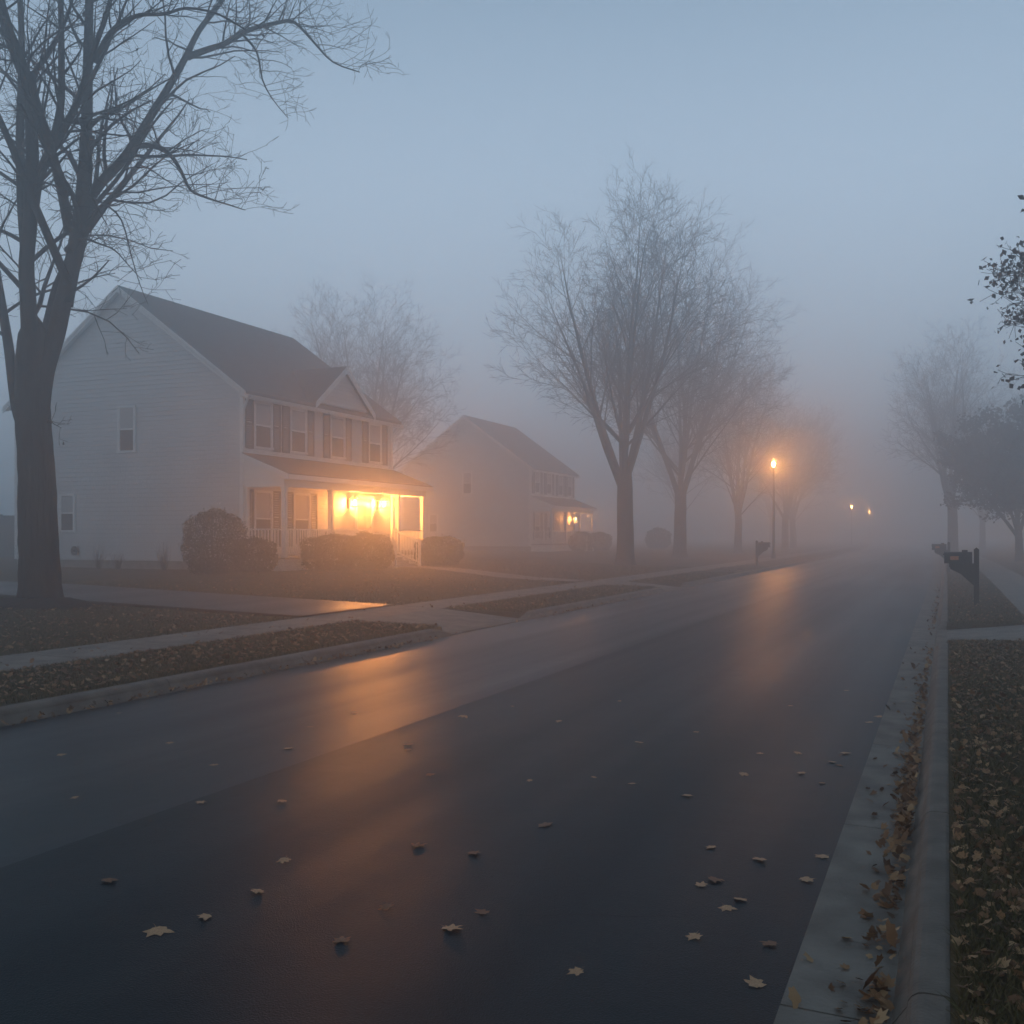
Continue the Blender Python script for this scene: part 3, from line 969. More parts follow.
TG = 'bare trees along the left side of the street'
tA = place_tree('bare_tree', maple(3), (-13.6, 45.3, ground(-13.6, 45.3) - .02), 'tall bare tree with a broad spreading crown, nearest past the lit house', TG)
tB = place_tree('bare_tree', maple(8, H=18.6, fork=3.9, r0=.38, half=7.4), (-14.4, 59, ground(-14.4, 59) - .02), 'second tall bare tree, fainter, just behind the broad-crowned one', TG)
tC = place_tree('bare_tree', maple(15, H=14, fork=3.0, r0=.28, half=5.2, n_up=7, n_side=5), (-14.2, 76, ground(-14.2, 76) - .02), 'smaller bare tree with a low fork beside the bright street lamp', TG)

def tree_copy(src, x, y, rz, s, label, group=None):
    c = copy_tree(src)
    c.location = (x, y, ground(x, y) - .03); c.rotation_euler = (0, 0, rz); c.scale = (s, s, s)
    c['label'] = label
    if group: c['group'] = group
    elif 'group' in c: del c['group']
    return c
far_l = [(tA, -13.5, 95, 1.3, .80), (tB, -14.5, 108, 2.1, .85), (tC, -16.5, 122, .4, 1.0), (tB, -21.5, 139, 3.6, .8), (tC, -24, 100, 4.0, 1.1)]
for i, (s_, x, y, rz, sc) in enumerate(far_l):
    tree_copy(s_, x + 0, y, rz, sc, 'faint bare tree lost in fog beyond the bright street lamp', 'faint trees far down the left side')
tree_copy(tB, -31.5, 52, 1.0, .86, 'bare tree rising behind the lit house, seen over its roof end')
tree_copy(tA, -44, 45, 2.4, .8, 'faint bare tree behind the white house at the left edge of the picture')
tR = tree_copy(tA, .35, 74, 4.3, .86, 'tall bare tree on the right side behind the leafy round tree')
tree_copy(tC, 3.0, 104, 2.2, 1.0, 'faint bare tree on the right roadside beyond the tall bare one')

# the big near tree: its limbs laid out by hand in a frame with a = right of the trunk, b = away, z = up
def furrowed(pts, rad, sides=56, step=.045, seed=3, roots=5):
    """tube with ridged bark and flared roots -> verts, quads"""
    from mathutils import noise
    out = []
    for i in range(len(pts) - 1):
        n = max(1, int((pts[i+1] - pts[i]).length / step))
        for k in range(n):
            t = k / n; out.append((pts[i].lerp(pts[i+1], t), rad[i] + (rad[i+1] - rad[i]) * t))
    out.append((pts[-1], rad[-1]))
    V = []; F = []
    z0 = pts[0].z
    for j, (c, r_) in enumerate(out):
        for k in range(sides):
            a = 2 * PI * k / sides
            h = c.z - z0
            e = math.exp(-max(0, h - .12) / .30)
            p = Vector((math.cos(a) * 3.2, math.sin(a) * 3.2, h * .55 + seed))
            fur = abs(noise.noise(p * 2.1)) + .55 * abs(noise.noise(p * 4.7))
            knob = max(0, noise.noise(Vector((math.cos(a) * 1.1, math.sin(a) * 1.1, h * .7 + 7)))) * .10
            rr = r_ * (1 + knob + .10 * e * math.cos(roots * a + 1) + .06 * e * math.cos(3 * a)) - .045 * (fur - .3)
            V.append((c.x + rr * math.cos(a), c.y + rr * math.sin(a), c.z))
    for j in range(len(out) - 1):
        for k in range(sides):
            k2 = (k + 1) % sides
            F.append((j*sides+k, j*sides+k2, (j+1)*sides+k2, (j+1)*sides+k))
    return np.array(V), np.array(F)

def near_tree():
    LV = [dict(n=8, wob=.05, up=.02, nc=1.3, lo=.25, ang=46, ratio=.30, rr=.42, tip=.15),
          dict(n=6, wob=.12, up=-.012, nc=2.3, lo=.12, ang=46, ratio=.44, rr=.5, tip=.25, minl=.7),
          dict(n=5, wob=.15, up=-.015, nc=3.2, lo=.12, ang=46, ratio=.50, rr=.6, tip=.35, minl=.35),
          dict(n=3, wob=.18, up=-.01, nc=4.2, lo=.2, ang=44, ratio=.55, rr=.65, tip=.55, minl=.18),
          dict(n=2, wob=.2, up=.0, tip=.6)]
    t = Tree(21, LV, .0042)
    K = 18.9 / 1024
    ex = Vector((math.cos(R(PHI)), math.sin(R(PHI)), 0)); ey = Vector((-math.sin(R(PHI)), math.cos(R(PHI)), 0))
    BX, BZ = 41.0, 0.25
    def P(px, py, b=0.0):
        return ex * ((px - BX) * K * (1 + b / 18.9)) + ey * b + Vector((0, 0, 1.6 + (535 - py) * K * (1 + b / 18.9) - BZ))
    def limb(spec, r0, r1, count, lo=.2, ratio=.34, child=1, top=False):
        pts = [P(*s_) for s_ in spec]
        # smooth
        out = []
        for i in range(len(pts) - 1):
            p0 = pts[max(0, i-1)]; p1 = pts[i]; p2 = pts[i+1]; p3 = pts[min(len(pts)-1, i+2)]
            for u in (0, .33, .66):
                out.append(0.5 * ((2*p1) + (-p0+p2)*u + (2*p0-5*p1+4*p2-p3)*u*u + (-p0+3*p1-3*p2+p3)*u**3))
        out.append(pts[-1])
        n = len(out) - 1
        rad = [r0 + (r1 - r0) * (k / n) ** .8 for k in range(n + 1)]
        t.put(0, out, rad)
        L = sum((b_ - a_).length for a_, b_ in zip(out, out[1:]))
        if count: t.spawn(out, rad, L, child - 1, lo=lo, count=int(count * 1.25), ratio=ratio * 1.15)
        return out
    tr = [(41, 622, 0), (41, 612, 0), (41, 606, 0), (40.5, 598, 0), (40, 585, 0), (39.5, 560, 0), (38, 520, 0), (37, 480, 0), (34, 440, 0), (32, 400, 0), (32, 360, 0), (33, 335, 0), (33, 322, 0), (33, 314, 0)]
    rd = [.60, .53, .46, .40, .365, .345, .33, .315, .305, .30, .29, .25, .15, .04]
    t.extra = furrowed([P(*p) for p in tr], rd)
    # low left limb, going out of the picture
    limb([(38, 490, 0), (32, 450, .05), (15, 415, .2), (2, 388, .5), (-14, 340, .9), (-40, 250, 1.4), (-75, 120, 2.0), (-100, 10, 2.3)], .18, .04, 9, lo=.55, ratio=.3)
    # far left upright limb
    limb([(34, 420, 0), (30, 370, 0), (25, 310, .1), (19, 255, .3), (10, 205, .5), (3, 140, .7), (0, 70, .9), (-6, 0, 1.1), (-20, -110, 1.3)], .17, .04, 12)
    # centre-left limb
    limb([(34, 400, 0), (33, 345, -.1), (33, 300, -.2), (34, 262, -.3), (41, 215, -.4), (45, 170, -.5), (44, 120, -.5), (43, 73, -.5)], .17, .10, 5, lo=.4, ratio=.22)
    limb([(44, 120, -.5), (43, 95, -.5), (40, 72, -.52), (30, 50, -.6), (15, 22, -.8), (0, -5, -1.0), (-30, -60, -1.4)], .07, .02, 9, ratio=.4)
    limb([(44, 120, -.5), (44, 95, -.5), (47, 72, -.48), (55, 55, -.3), (66, 30, -.2), (72, 0, 0), (80, -70, .3)], .07, .02, 9, ratio=.4)
    limb([(39, 235, -.38), (44, 205, -.42), (51, 178, -.5), (62, 152, -.5), (72, 128, -.6), (79, 100, -.7), (82, 60, -.8), (84, 0, -.9), (88, -120, -1.2)], .12, .04, 8)
    limb([(58, 165, -.5), (68, 145, -.55), (82, 128, -.7), (98, 108, -.9), (116, 81, -1.2), (137, 42, -1.5), (158, 7, -1.8), (190, -60, -2.4)], .095, .03, 10, ratio=.36)
    # thin limb
    limb([(36, 400, 0), (40, 350, .1), (43, 315, .3), (46, 285, .5), (55, 255, .7), (57, 225, .8), (61, 195, .8), (70, 160, .7), (76, 135, .6)], .11, .08, 3, ratio=.2)
    # main right limb
    limb([(35, 455, 0), (38, 415, 0), (44, 372, 0), (53, 335, .1), (61, 300, .1), (67, 265, .2), (71, 225, .3), (76, 180, .3), (79, 130, .3), (80, 80, .3), (81, 35, .3), (83, -20, .3), (90, -130, .4)], .225, .06, 10, lo=.45, ratio=.28)
    limb([(68, 262, .2), (71, 230, .28), (77, 205, .35), (88, 183, .5), (104, 156, .9), (119, 118, 1.3), (131, 88, 1.6), (142, 58, 1.9), (152, 30, 2.1), (169, 0, 2.4), (205, -70, 3.0)], .135, .04, 10, lo=.3, ratio=.26)
    # long arch to the right
    limb([(144, 57, 1.9), (163, 50, 1.9), (185, 43, 1.8), (212, 30, 1.6), (246, 23, 1.3), (268, 22, 1.1), (292, 42, .9), (316, 62, .7), (345, 72, .6)], .075, .010, 24, lo=.15, ratio=.24)
    limb([(132, 62, -1.4), (150, 38, -1.6), (172, 24, -1.9), (198, 15, -2.1), (232, 14, -2.4), (262, 8, -2.6), (300, 14, -2.8), (335, 30, -3.0)], .055, .010, 20, lo=.1, ratio=.26)
    limb([(205, 34, 1.6), (222, 52, 1.5), (232, 80, 1.3), (245, 100, 1.2), (262, 118, 1.1)], .03, .006, 14, lo=.2, ratio=.36, child=2)
    # mid right branches
    limb([(112, 146, 1.1), (130, 146, 1.0), (151, 155, .8), (169, 172, .5), (183, 190, .3), (205, 198, .1), (232, 205, -.1), (250, 210, -.2)], .06, .008, 18, lo=.15, ratio=.30)
    limb([(98, 122, -.8), (116, 123, -1.2), (134, 141, -1.7), (150, 165, -2.1), (160, 195, -2.4), (182, 225, -2.6)], .05, .008, 14, lo=.15, ratio=.30)
    # low right branches
    limb([(68, 240, .2), (82, 239, .1), (102, 243, -.2), (127, 250, -.5), (148, 264, -.8), (168, 280, -1.0)], .028, .005, 12, lo=.2, ratio=.26, child=2)
    limb([(80, 196, .3), (92, 204, .5), (102, 220, .8), (108, 258, 1.0), (114, 285, 1.1), (120, 305, 1.2)], .026, .005, 10, lo=.2, ratio=.3, child=2)
    limb([(46, 425, 0), (54, 420, -.2), (64, 424, -.4), (74, 428, -.5)], .018, .004, 5, lo=.3, ratio=.3, child=3)
    # limbs toward and away from the viewer so that the crown is round
    for k, (az, tl, z) in enumerate([(100, 32, 5.6), (70, 40, 6.6), (250, 34, 6.0), (285, 42, 7.2), (130, 30, 7.0), (230, 28, 7.6)]):
        a = R(az + PHI); d = Vector((math.cos(a) * math.sin(R(tl)), math.sin(a) * math.sin(R(tl)), math.cos(R(tl))))
        t.grow(P(50, 250, 0) * 0 + Vector((.5 * ex.x, .5 * ex.y, z)), d, 6.5, .085, 0)
    x, y = -15.39, 14.0
    o = place_tree('bare_tree', t, (x, y, BZ), 'big dark bare tree with forked limbs at the left, nearest of all the trees', TG)
    v, f, ti = leaf_cards([p for i, p in enumerate(t.tips) if i % 75 == 0], 1, .085, .03, 4)
    link('hanging_leaves', fast_mesh('hanging_leaves', v, f, False, ti), M['russet'], o)
    # mulch ring round its foot
    mb = MB(); pr = [(1.05, -.12), (.98, .03), (.85, .08), (.6, .13), (.2, .16)]
    i0 = 0
    mb.lathe(pr, 40)
    m_ = mb.build('mulch_bed', M['mulch'], None, (x, y, ground(x, y)), True)
    for vv in m_.data.vertices:
        vv.co.x *= 1 + .10 * math.sin(3 * math.atan2(vv.co.y, vv.co.x) + 1); vv.co.y *= .9; vv.co.y -= .1
        vv.co.z += rng.uniform(-.015, .02)
    tag(m_, kind='structure')
    return o
near_tree()

def leafy_tree(seed, H, fork, r0, half, leaf, n_per, spread, levels, n_up=6, n_side=6, skip=1):
    t = maple(seed, H, fork, r0, half, n_up, n_side, levels, .0045)
    v, f, ti = leaf_cards(t.tips[::skip], n_per, leaf, spread, seed)
    return t, (v, f, ti)
ROUND = [dict(n=7, wob=.07, up=-.005, nc=9, lo=.15, ang=50, ratio=.42, rr=.5, tip=.2),
         dict(n=5, wob=.1, up=.01, nc=8, lo=.15, ang=48, ratio=.45, rr=.55, tip=.3, minl=.4),
         dict(n=3, wob=.13, up=.0, nc=6, lo=.15, ang=45, ratio=.5, rr=.6, tip=.4, minl=.25),
         dict(n=2, wob=.15, up=.0, tip=.6)]
def dense_tree():
    t, (v, f, ti) = leafy_tree(31, 8.8, 2.0, .2, 3.6, .16, 5, .10, ROUND, 7, 9)
    x, y = 3.5, 60
    o = place_tree('leafy_tree', t, (x, y, ground(x, y) - .02), 'round dark tree still full of russet leaves beside the right sidewalk')
    link('foliage', fast_mesh('foliage', v, f, False, ti), M['russet'], o)
dense_tree()
def right_tree():
    t, (v, f, ti) = leafy_tree(44, 8.7, 1.9, .16, 3.9, .085, 2, .06, ROUND, 8, 11, skip=1)
    x, y = 4.1, 17.7
    o = place_tree('leafy_tree', t, (x, y, ground(x, y) - .02), 'near tree reaching in at the right edge with sparse brown leaves on thin branches')
    link('foliage', fast_mesh('foliage', v, f, False, ti), M['russet'], o)
right_tree()

# ------------------------------------------------------------------ shrubs
def shrub(x, y, rx, ry, h, label, seed, n=5200, size=.05, m='yew', power=2.6, group=None, name='shrub'):
    o = empty(name, (x, y, ground(x, y)), 0, label, 'shrub', group)
    n = int(n * 1.7)
    g = np.random.default_rng(seed)
    d = g.normal(0, 1, (n, 3)); d /= np.linalg.norm(d, axis=1, keepdims=True)
    rr = (np.abs(d) ** power).sum(1) ** (-1 / power)
    rad = rr * np.where(g.random(n) < .72, g.uniform(.90, 1.03, n), g.uniform(.45, .92, n))
    lump = 1 + .07 * np.sin(d[:, 0] * 3.1 + seed * 2) * np.cos(d[:, 2] * 4 + d[:, 1] * 3 + seed) + .05 * np.sin(d[:, 0] * 6 + seed) * np.sin(d[:, 1] * 7 + 1) + .04 * np.sin(d[:, 2] * 9 + d[:, 0] * 5)
    c = d * (rad * lump)[:, None] * np.array([rx, ry, h * .53]) + np.array([0, 0, h * .48])
    c = c[c[:, 2] > .02]
    stray = g.random(len(c)) < .05
    c[stray] *= g.uniform(1.0, 1.10, (stray.sum(), 1))
    v, f, ti = leaf_cards([(p, None) for p in c], 1, size, .012, seed)
    link('foliage', fast_mesh('foliage', v, f, False, ti), M[m], o)
    polys = []
    for k in range(26):
        e = c[g.integers(len(c))]; e = np.array(e) * .93
        b = np.array([e[0] * .25, e[1] * .25, -.05])
        polys.append(([tuple(b), tuple(b * .4 + e * .6 + np.array([0, 0, .08])), tuple(e)], [.018, .012, .005]))
    v, f = tubes(polys, 5)
    link('stem', fast_mesh('stem', v, f, True), M['twig'], o)
    return o
shrub(-20.35, 24.9, .84, .84, 1.85, 'tall rounded evergreen shrub at the near front corner of the white house', 1, 7500)
shrub(-19.75, 26.15, .6, .6, 1.05, 'low loose shrub by the near end of the porch, right of the tall rounded one', 2, 2600, .06)
shrub(-18.55, 28.5, .68, 1.25, 1.15, 'clipped hedge mound below the porch railing, left of the pair before the steps', 3, 6500)
shrub(-18.45, 30.75, .66, 1.15, 1.2, 'clipped hedge mound nearest the porch steps on their left side', 4, 6500)
shrub(-18.5, 36.2, .66, 1.5, 1.1, 'clipped hedge mound right of the porch steps, glowing in the porch light', 5, 6500)
shrub(-24.4, 70.5, .8, 1.6, 1.3, 'dim shrub in front of the farther foggy house, left of its porch lamp', 6, 4500, .08)
shrub(-24.3, 74.0, .8, 1.4, 1.3, 'dim shrub below the porch lamp of the farther foggy house', 7, 4500, .08)
shrub(-22.6, 85, 1.0, 1.2, 1.7, 'faint round shrub in the fog right of the farther house', 8, 3000, .1)
def bare_shrub(x, y, h, label, seed):
    o = empty('bare_shrub', (x, y, ground(x, y)), 0, label, 'shrub')
    q = random.Random(seed); polys = []
    for k in range(34):
        a = q.uniform(0, 6.28); t = q.uniform(.1, .55); L = h * q.uniform(.6, 1.1)
        p = Vector((q.uniform(-.06, .06), q.uniform(-.06, .06), -.03)); d = Vector((math.cos(a) * t, math.sin(a) * t, 1)).normalized(); pts = [tuple(p)]
        for i in range(4):
            d = (d + Vector((q.gauss(0, .13), q.gauss(0, .13), q.gauss(0, .08)))).normalized(); p = p + d * L / 4; pts.append(tuple(p))
        polys.append((pts, [.008, .007, .006, .004, .003]))
    v, f = tubes(polys, 4)
    link('stem', fast_mesh('stem', v, f, True), M['twig'], o)
bare_shrub(-23.4, 26.2, .95, 'small leafless shrub against the siding left of the tall rounded shrub', 3)
bare_shrub(-26.2, 26.2, .8, 'wispy leafless shrub at the foot of the gable wall below its upper window', 4)
bare_shrub(-25.4, 26.25, .6, 'low twiggy shrub standing in for a faint boxy shape, right of the wispy one', 9)  # built as twigs in place of an unclear box-like shape

def hose_reel():
    o = empty('hose_reel', (-28.0, 26.97, .0), 0, 'small round hose reel on the siding near the foot of the gable wall', 'hose reel')
    mb = MB()
    for r_ in (.10, .125, .15):
        for k in range(20):
            a, b = 2*PI*k/20, 2*PI*(k+1)/20
            mb.bar((r_*math.cos(a), -.08, 1.05 + r_*math.sin(a)), (r_*math.cos(b), -.08, 1.05 + r_*math.sin(b)), .03, .03)
    mb.build('hose', M['shutter'], o)
    mb = MB(); mb.box(-.05, .05, -.1, .02, 1.0, 1.1); mb.build('bracket', M['metal_dark'], o)
hose_reel()

# ------------------------------------------------------------------ board fence far left
def fence():
    o = empty('board_fence', (-31.2, 33.5, 0), 0, 'dark wooden board fence beyond the white house at the left edge', 'fence')
    mb = MB(); q = random.Random(4)
    for i in range(150):
        x = -i * .15
        z = ground(-31.2 + x, 33.5)
        mb.box(x - .07, x + .07, 0, .02, z + .06, z + 1.9 + q.uniform(-.015, .015))
    mb.build('boards', M['fence'], o)
    for i in range(9):
        x = -i * 2.7 - .1; z = ground(-31.2 + x, 33.5)
        p = MB(); p.box(x - .05, x + .05, .06, .16, z - .3, z + 1.95); p.build('post', M['fence'], o)
    mb = MB()
    for zz in (.5, 1.5):
        mb.bar((0, .04, ground(-31.2, 33.5) + zz), (-22.4, .04, ground(-53.6, 33.5) + zz), .035, .09)
    mb.build('rail', M['fence'], o)
fence()

# ------------------------------------------------------------------ mailboxes
def mailbox(loc, rz, label, flag=True):
    """local -x points at the road: post, arm, brace, domed box with door"""
    o = empty('mailbox', loc, rz, label, 'mailbox', 'kerbside mailboxes')
    mb = MB(); mb.box(-.05, .05, -.05, .05, -.3, 1.17); mb.prism([(-.05, -.05, 1.17), (.05, -.05, 1.17), (0, -.05, 1.21)], (0, .1, 0)); mb.build('post', M['mail_wood'], o)
    mb = MB(); mb.box(-.52, -.05, -.045, .045, .80, .88)
    mb.build('arm', M['mail_wood'], o)
    mb = MB(); mb.prism([(-.05, -.03, .42), (-.05, -.03, .80), (-.50, -.03, .80), (-.50, -.03, .76), (-.30, -.03, .66)], (0, .06, 0)); mb.build('brace', M['mail_wood'], o)
    n = 10; prof = [(-.11, .88), (.11, .88)] + [(.11 * math.cos(PI * k / n), 1.01 + .11 * math.sin(PI * k / n)) for k in range(n + 1)]
    mb = MB(); mb.prism([(-.60, p[0], p[1]) for p in prof], (.52, 0, 0)); box = mb.build('box', M['mail_metal'], o)
    mb = MB(); mb.prism([(-.615, p[0] * 1.06, .94 + (p[1] - .94) * 1.05) for p in prof], (.016, 0, 0)); mb.box(-.64, -.615, -.015, .015, 1.05, 1.08)
    mb.build('door', M['mail_metal'], box)
    mb = MB(); mb.box(-.50, -.34, -.116, -.109, .95, 1.03); mb.build('reflector', M['reflector'], box)
    mb = MB(); mb.box(-.20, -.17, -.125, -.112, 1.0, 1.16); mb.box(-.28, -.20, -.125, -.112, 1.10, 1.16); mb.build('flag', M['mail_metal'], box)
    return o
mb0 = mailbox((.56, 23.3, .13), 0, 'near black mailbox on a braced post at the right kerb')
def mail_copy(x, y, rz, label):
    c = copy_tree(mb0); c.location = (x, y, ground(x, y)); c.rotation_euler = (0, 0, rz); c['label'] = label
    return c
mail_copy(.06, 44, R(2), 'second mailbox on the right kerb, paler, behind the near black one')
mail_copy(-8.35, 49.5, PI, 'small dark mailbox on the left kerb near the bright street lamp')

# ------------------------------------------------------------------ street lamps
def street_lamp(loc, label, power, H=5.75, group='street lamps down the left side'):
    o = empty('street_lamp', loc, 0, label, 'street lamp', group)
    mb = MB(); mb.lathe([(.14, -.2), (.14, .25), (.10, .32), (.085, .6), (.07, 2.5), (.055, H - .38), (.055, H - .30)], 14); mb.build('pole', M['pole'], o, smooth=True)
    mb = MB(); mb.lathe([(.06, H - .31), (.13, H - .27), (.14, H - .22)], 12)
    for k in range(4):
        a = PI / 4 + k * PI / 2
        mb.bar((.12 * math.cos(a), .12 * math.sin(a), H - .23), (.19 * math.cos(a), .19 * math.sin(a), H + .20), .014, .014)
    mb.lathe([(.24, H + .20), (.20, H + .25), (.10, H + .33), (.03, H + .36), (.02, H + .42)], 12)
    hd = mb.build('lamp_head', M['pole'], o)
    b = MB(); b.lathe([(.03, -.16), (.08, -.10), (.10, .0), (.085, .1), (.03, .15)], 14, (0, 0, H)); b.build('bulb', M['bulb_street'], hd, smooth=True)
    ld = bpy.data.lights.new('street_light', 'POINT'); ld.energy = power; ld.color = WARM; ld.shadow_soft_size = .13
    lo = bpy.data.objects.new('street_light', ld); C.objects.link(lo); lo.parent = o; lo.location = (0, 0, H)
    return o
def lamp_at(y, u, label, power, H=5.75):
    x = u + off(y)
    street_lamp((x, y, ground(x, y)), label, power, H)
lamp_at(63.5, -9.5, 'nearest glowing street lamp on a slim dark pole, on the left verge', 5800)
lamp_at(148, -9.6, 'second street lamp far down the street, a small point of light in fog', 3600, 5.3)
lamp_at(200, -8.0, 'third street lamp far down the street, a tiny orange point', 4000)
lamp_at(250, -7.9, 'farthest street lamp, barely a speck of light', 4000)
def yard_lamp():
    x, y = 5.4, 79
    street_lamp((x, y, ground(x, y)), 'dim yard lamp half hidden behind the round leafy tree at the right edge', 160, 2.7, None)
yard_lamp()

# ------------------------------------------------------------------ leaves and grass
def leaf_outline(teeth):
    base = [(-90, .26), (-62, .46), (-38, .44), (-12, .70), (4, .58), (16, .55), (28, .72), (42, .94), (56, .70), (66, .58), (78, .78), (90, 1.0)]
    if not teeth:
        base = [(-90, .30), (-38, .52), (-10, .74), (15, .62), (42, .88), (66, .66), (90, 1.0)]
    pts = base + [(180 - a, r_) for a, r_ in base[-2:0:-1]]
    return [(r_ * math.cos(R(a)), r_ * math.sin(R(a))) for a, r_ in pts]
def leaf_geo(teeth, curl, seed):
    q = random.Random(seed); O = [(x * k_ * sx_, y * k_) for sx_ in (q.uniform(.75, 1.1),) for x, y in leaf_outline(teeth) for k_ in (q.uniform(.78, 1.15),)]; n = len(O)
    V = [(0, 0, .0)] + [(x * .55, y * .55, 0) for x, y in O] + [(x, y, 0) for x, y in O]
    cx, cy_ = q.uniform(-.3, .3), q.uniform(-.3, .3)
    V = [(x, y, curl * ((x - cx) ** 2 * .6 + (y - cy_) ** 2 * .35) + q.uniform(-.03, .03) * (1 if (x or y) else 0)) for x, y, z in V]
    F = []
    for k in range(n):
        j = (k + 1) % n
        F.append((0, 1 + k, 1 + j)); F.append((1 + k, 1 + n + k, 1 + n + j)); F.append((1 + k, 1 + n + j, 1 + j))
    b = len(V)   # stem
    V += [(-.025, -.15, .02), (.025, -.15, .02), (.06, -.75, .10)]
    F.append((b, b + 1, b + 2))
    return np.array(V), np.array(F)
HI = [leaf_geo(True, c, s) for c, s in ((-.20, 1), (-.12, 2), (.10, 3), (-.26, 4), (-.16, 8), (-.03, 9))]
LO = [leaf_geo(False, c, s) for c, s in ((.45, 5), (.7, 6), (-.4, 7), (-.6, 10), (.25, 12))]

def unproject(px, py, z):
    d = (1.6 - z) * 1024 / (py - 535); xc = (px - 512) / 1024 * d
    c, s = math.cos(R(PHI)), math.sin(R(PHI))
    return (-s * d + c * xc, c * d + s * xc)
ROAD_LEAVES = [(60,754),(214,765),(76,797),(200,801),(282,799),(288,748),(407,748),(410,743),(429,773),(285,858),(107,878),(207,914),(157,928),(256,889),
    (342,939),(449,926),(388,905),(311,727),(353,713),(464,715),(416,844),(473,851),(484,911),(530,779),(594,776),(631,783),(686,795),(547,824),(696,731),(760,753),(797,752),
    (743,773),(800,772),(713,846),(761,859),(713,878),(701,884),(726,906),(738,898),(695,934),(772,943),(578,969),(757,983),(805,879),(824,855),(823,782),(831,761),(838,764),(844,752),
    (512,705),(620,700),(560,720),(868,722),(872,700),(880,716),(846,690),(790,705),(170,742),(120,712),(640,742)]
NAMED = {(578,969): 'tan maple leaf on the asphalt nearest the bottom edge of the picture, in the middle',
    (757,983): 'pale maple leaf on the asphalt closest to the gutter at the bottom',
    (695,934): 'tan maple leaf with an upright stem on the asphalt above the two lowest ones',
    (449,926): 'broad tan maple leaf alone on the dark asphalt left of centre',
    (207,914): 'smaller leaf, right one of the two near the lower left of the road',
    (157,928): 'broad flat tan leaf, left one of the two near the lower left of the road',
    (342,939): 'darker curled leaf low in the faint orange reflection',
    (107,878): 'lone brown leaf near the left edge of the asphalt',
    (772,943): 'small curled brown leaf between the lowest leaf and the gutter',
    (713,878): 'dark wet leaf lying flat at the top of the small cluster on the right lane',
    (701,884): 'tan leaf at the left of the small cluster on the right lane',
    (726,906): 'tan leaf at the bottom of the small cluster on the right lane',
    (547,824): 'brown leaf alone on the middle of the right lane',
    (200,801): 'leaf lying right beside the centre seam of the road near the left edge',
    (285,858): 'tan leaf at the left rim of the faint orange reflection on the right lane',
    (256,889): 'tan leaf just below and left of the one at the rim of the orange reflection',
    (388,905): 'dark leaf in the middle of the faint orange reflection, left of two tan leaves',
    (416,844): 'dark leaf at the right side of the orange reflection, alone above the lower leaves',
    (473,851): 'dark leaf just right of the orange reflection on the right lane',
    (484,911): 'dark leaf up and right of the broad tan leaf left of centre',
    (713,846): 'tan leaf directly above the small leaf cluster on the right lane',
    (761,859): 'tan leaf up and right of the small leaf cluster on the right lane',
    (738,898): 'tan leaf at the right end of the small cluster on the right lane',
    (805,879): 'leaf close to the gutter edge, lower one of a pair',
    (824,855): 'leaf at the very edge of the gutter, upper one of a pair'}
HIM = []
for i, (v, f) in enumerate(HI):
    for mk in ('leaf_road', 'leaf_brown'):
        v = v - np.array([0, 0, v[:, 2].min()]); me = fast_mesh('fallen_leaf', v, f, True); me.materials.append(M[mk]); HIM.append(me)
for k, (px, py) in enumerate(ROAD_LEAVES):
    x, y = unproject(px, py, .05); x, y = unproject(px, py, roadz(x) + .01)
    dark = (px, py) in ((713, 878), (342, 939), (107, 878), (772, 943), (547, 824), (388, 905), (416, 844), (473, 851), (484, 911)) or ((px, py) not in NAMED and rng.random() < .22)
    me = HIM[2 * rng.randrange(6) + (1 if dark else 0)]
    s = rng.choice((.046, .054, .061) if (px, py) in NAMED else (.034, .042, .047, .053, .06)) * rng.uniform(.9, 1.1)
    lab = NAMED.get((px, py))
    if not lab:
        lab = ('small dry leaf lying farther up the wet right lane of the road' if x > -3.9 else 'small dry leaf lying farther up the wet left lane of the road')
    o = bpy.data.objects.new('fallen_leaf', me); C.objects.link(o)
    o.location = (x, y, roadz(x) + .003); o.rotation_euler = (rng.uniform(-.09, .09), rng.uniform(-.09, .09), rng.uniform(0, 6.28)); o.scale = (s, s, s)
    tag(o, lab, 'leaf', 'fallen leaves on the road')

def scatter(name, P, size, variants, m, tilt=.35):
    """one object of many fallen leaves at points P (n,3)"""
    g = nrng; Vs = []; Fs = []; Ts = []; b = 0
    pick = g.integers(0, len(variants), len(P))
    for vi, (v, f) in enumerate(variants):
        Q = P[pick == vi]; n = len(Q)
        if n == 0: continue
        a = g.uniform(0, 6.28, n); t1 = g.normal(0, tilt, n); t2 = g.normal(0, tilt, n); s = size * g.uniform(.55, 1.25, n)
        ca, sa = np.cos(a), np.sin(a)
        X = v[None, :, 0] * s[:, None]; Y = v[None, :, 1] * s[:, None]; Z = v[None, :, 2] * s[:, None] + X * t1[:, None] + Y * t2[:, None]
        low = Z.min(axis=1, keepdims=True); Z = Z - low * .8
        Wd = np.stack([X * ca[:, None] - Y * sa[:, None], X * sa[:, None] + Y * ca[:, None], Z], axis=-1) + Q[:, None, :]
        Vs.append(Wd.reshape(-1, 3)); Fs.append((f[None] + (b + np.arange(n) * len(v))[:, None, None]).reshape(-1, 3)); b += n * len(v)
        Ts.append(np.repeat(g.beta(1.6, 1.6, n), len(v)))
    o = link(name, fast_mesh(name, np.concatenate(Vs), np.concatenate(Fs), True, np.concatenate(Ts)), m)
    tag(o, kind='stuff')
    return o

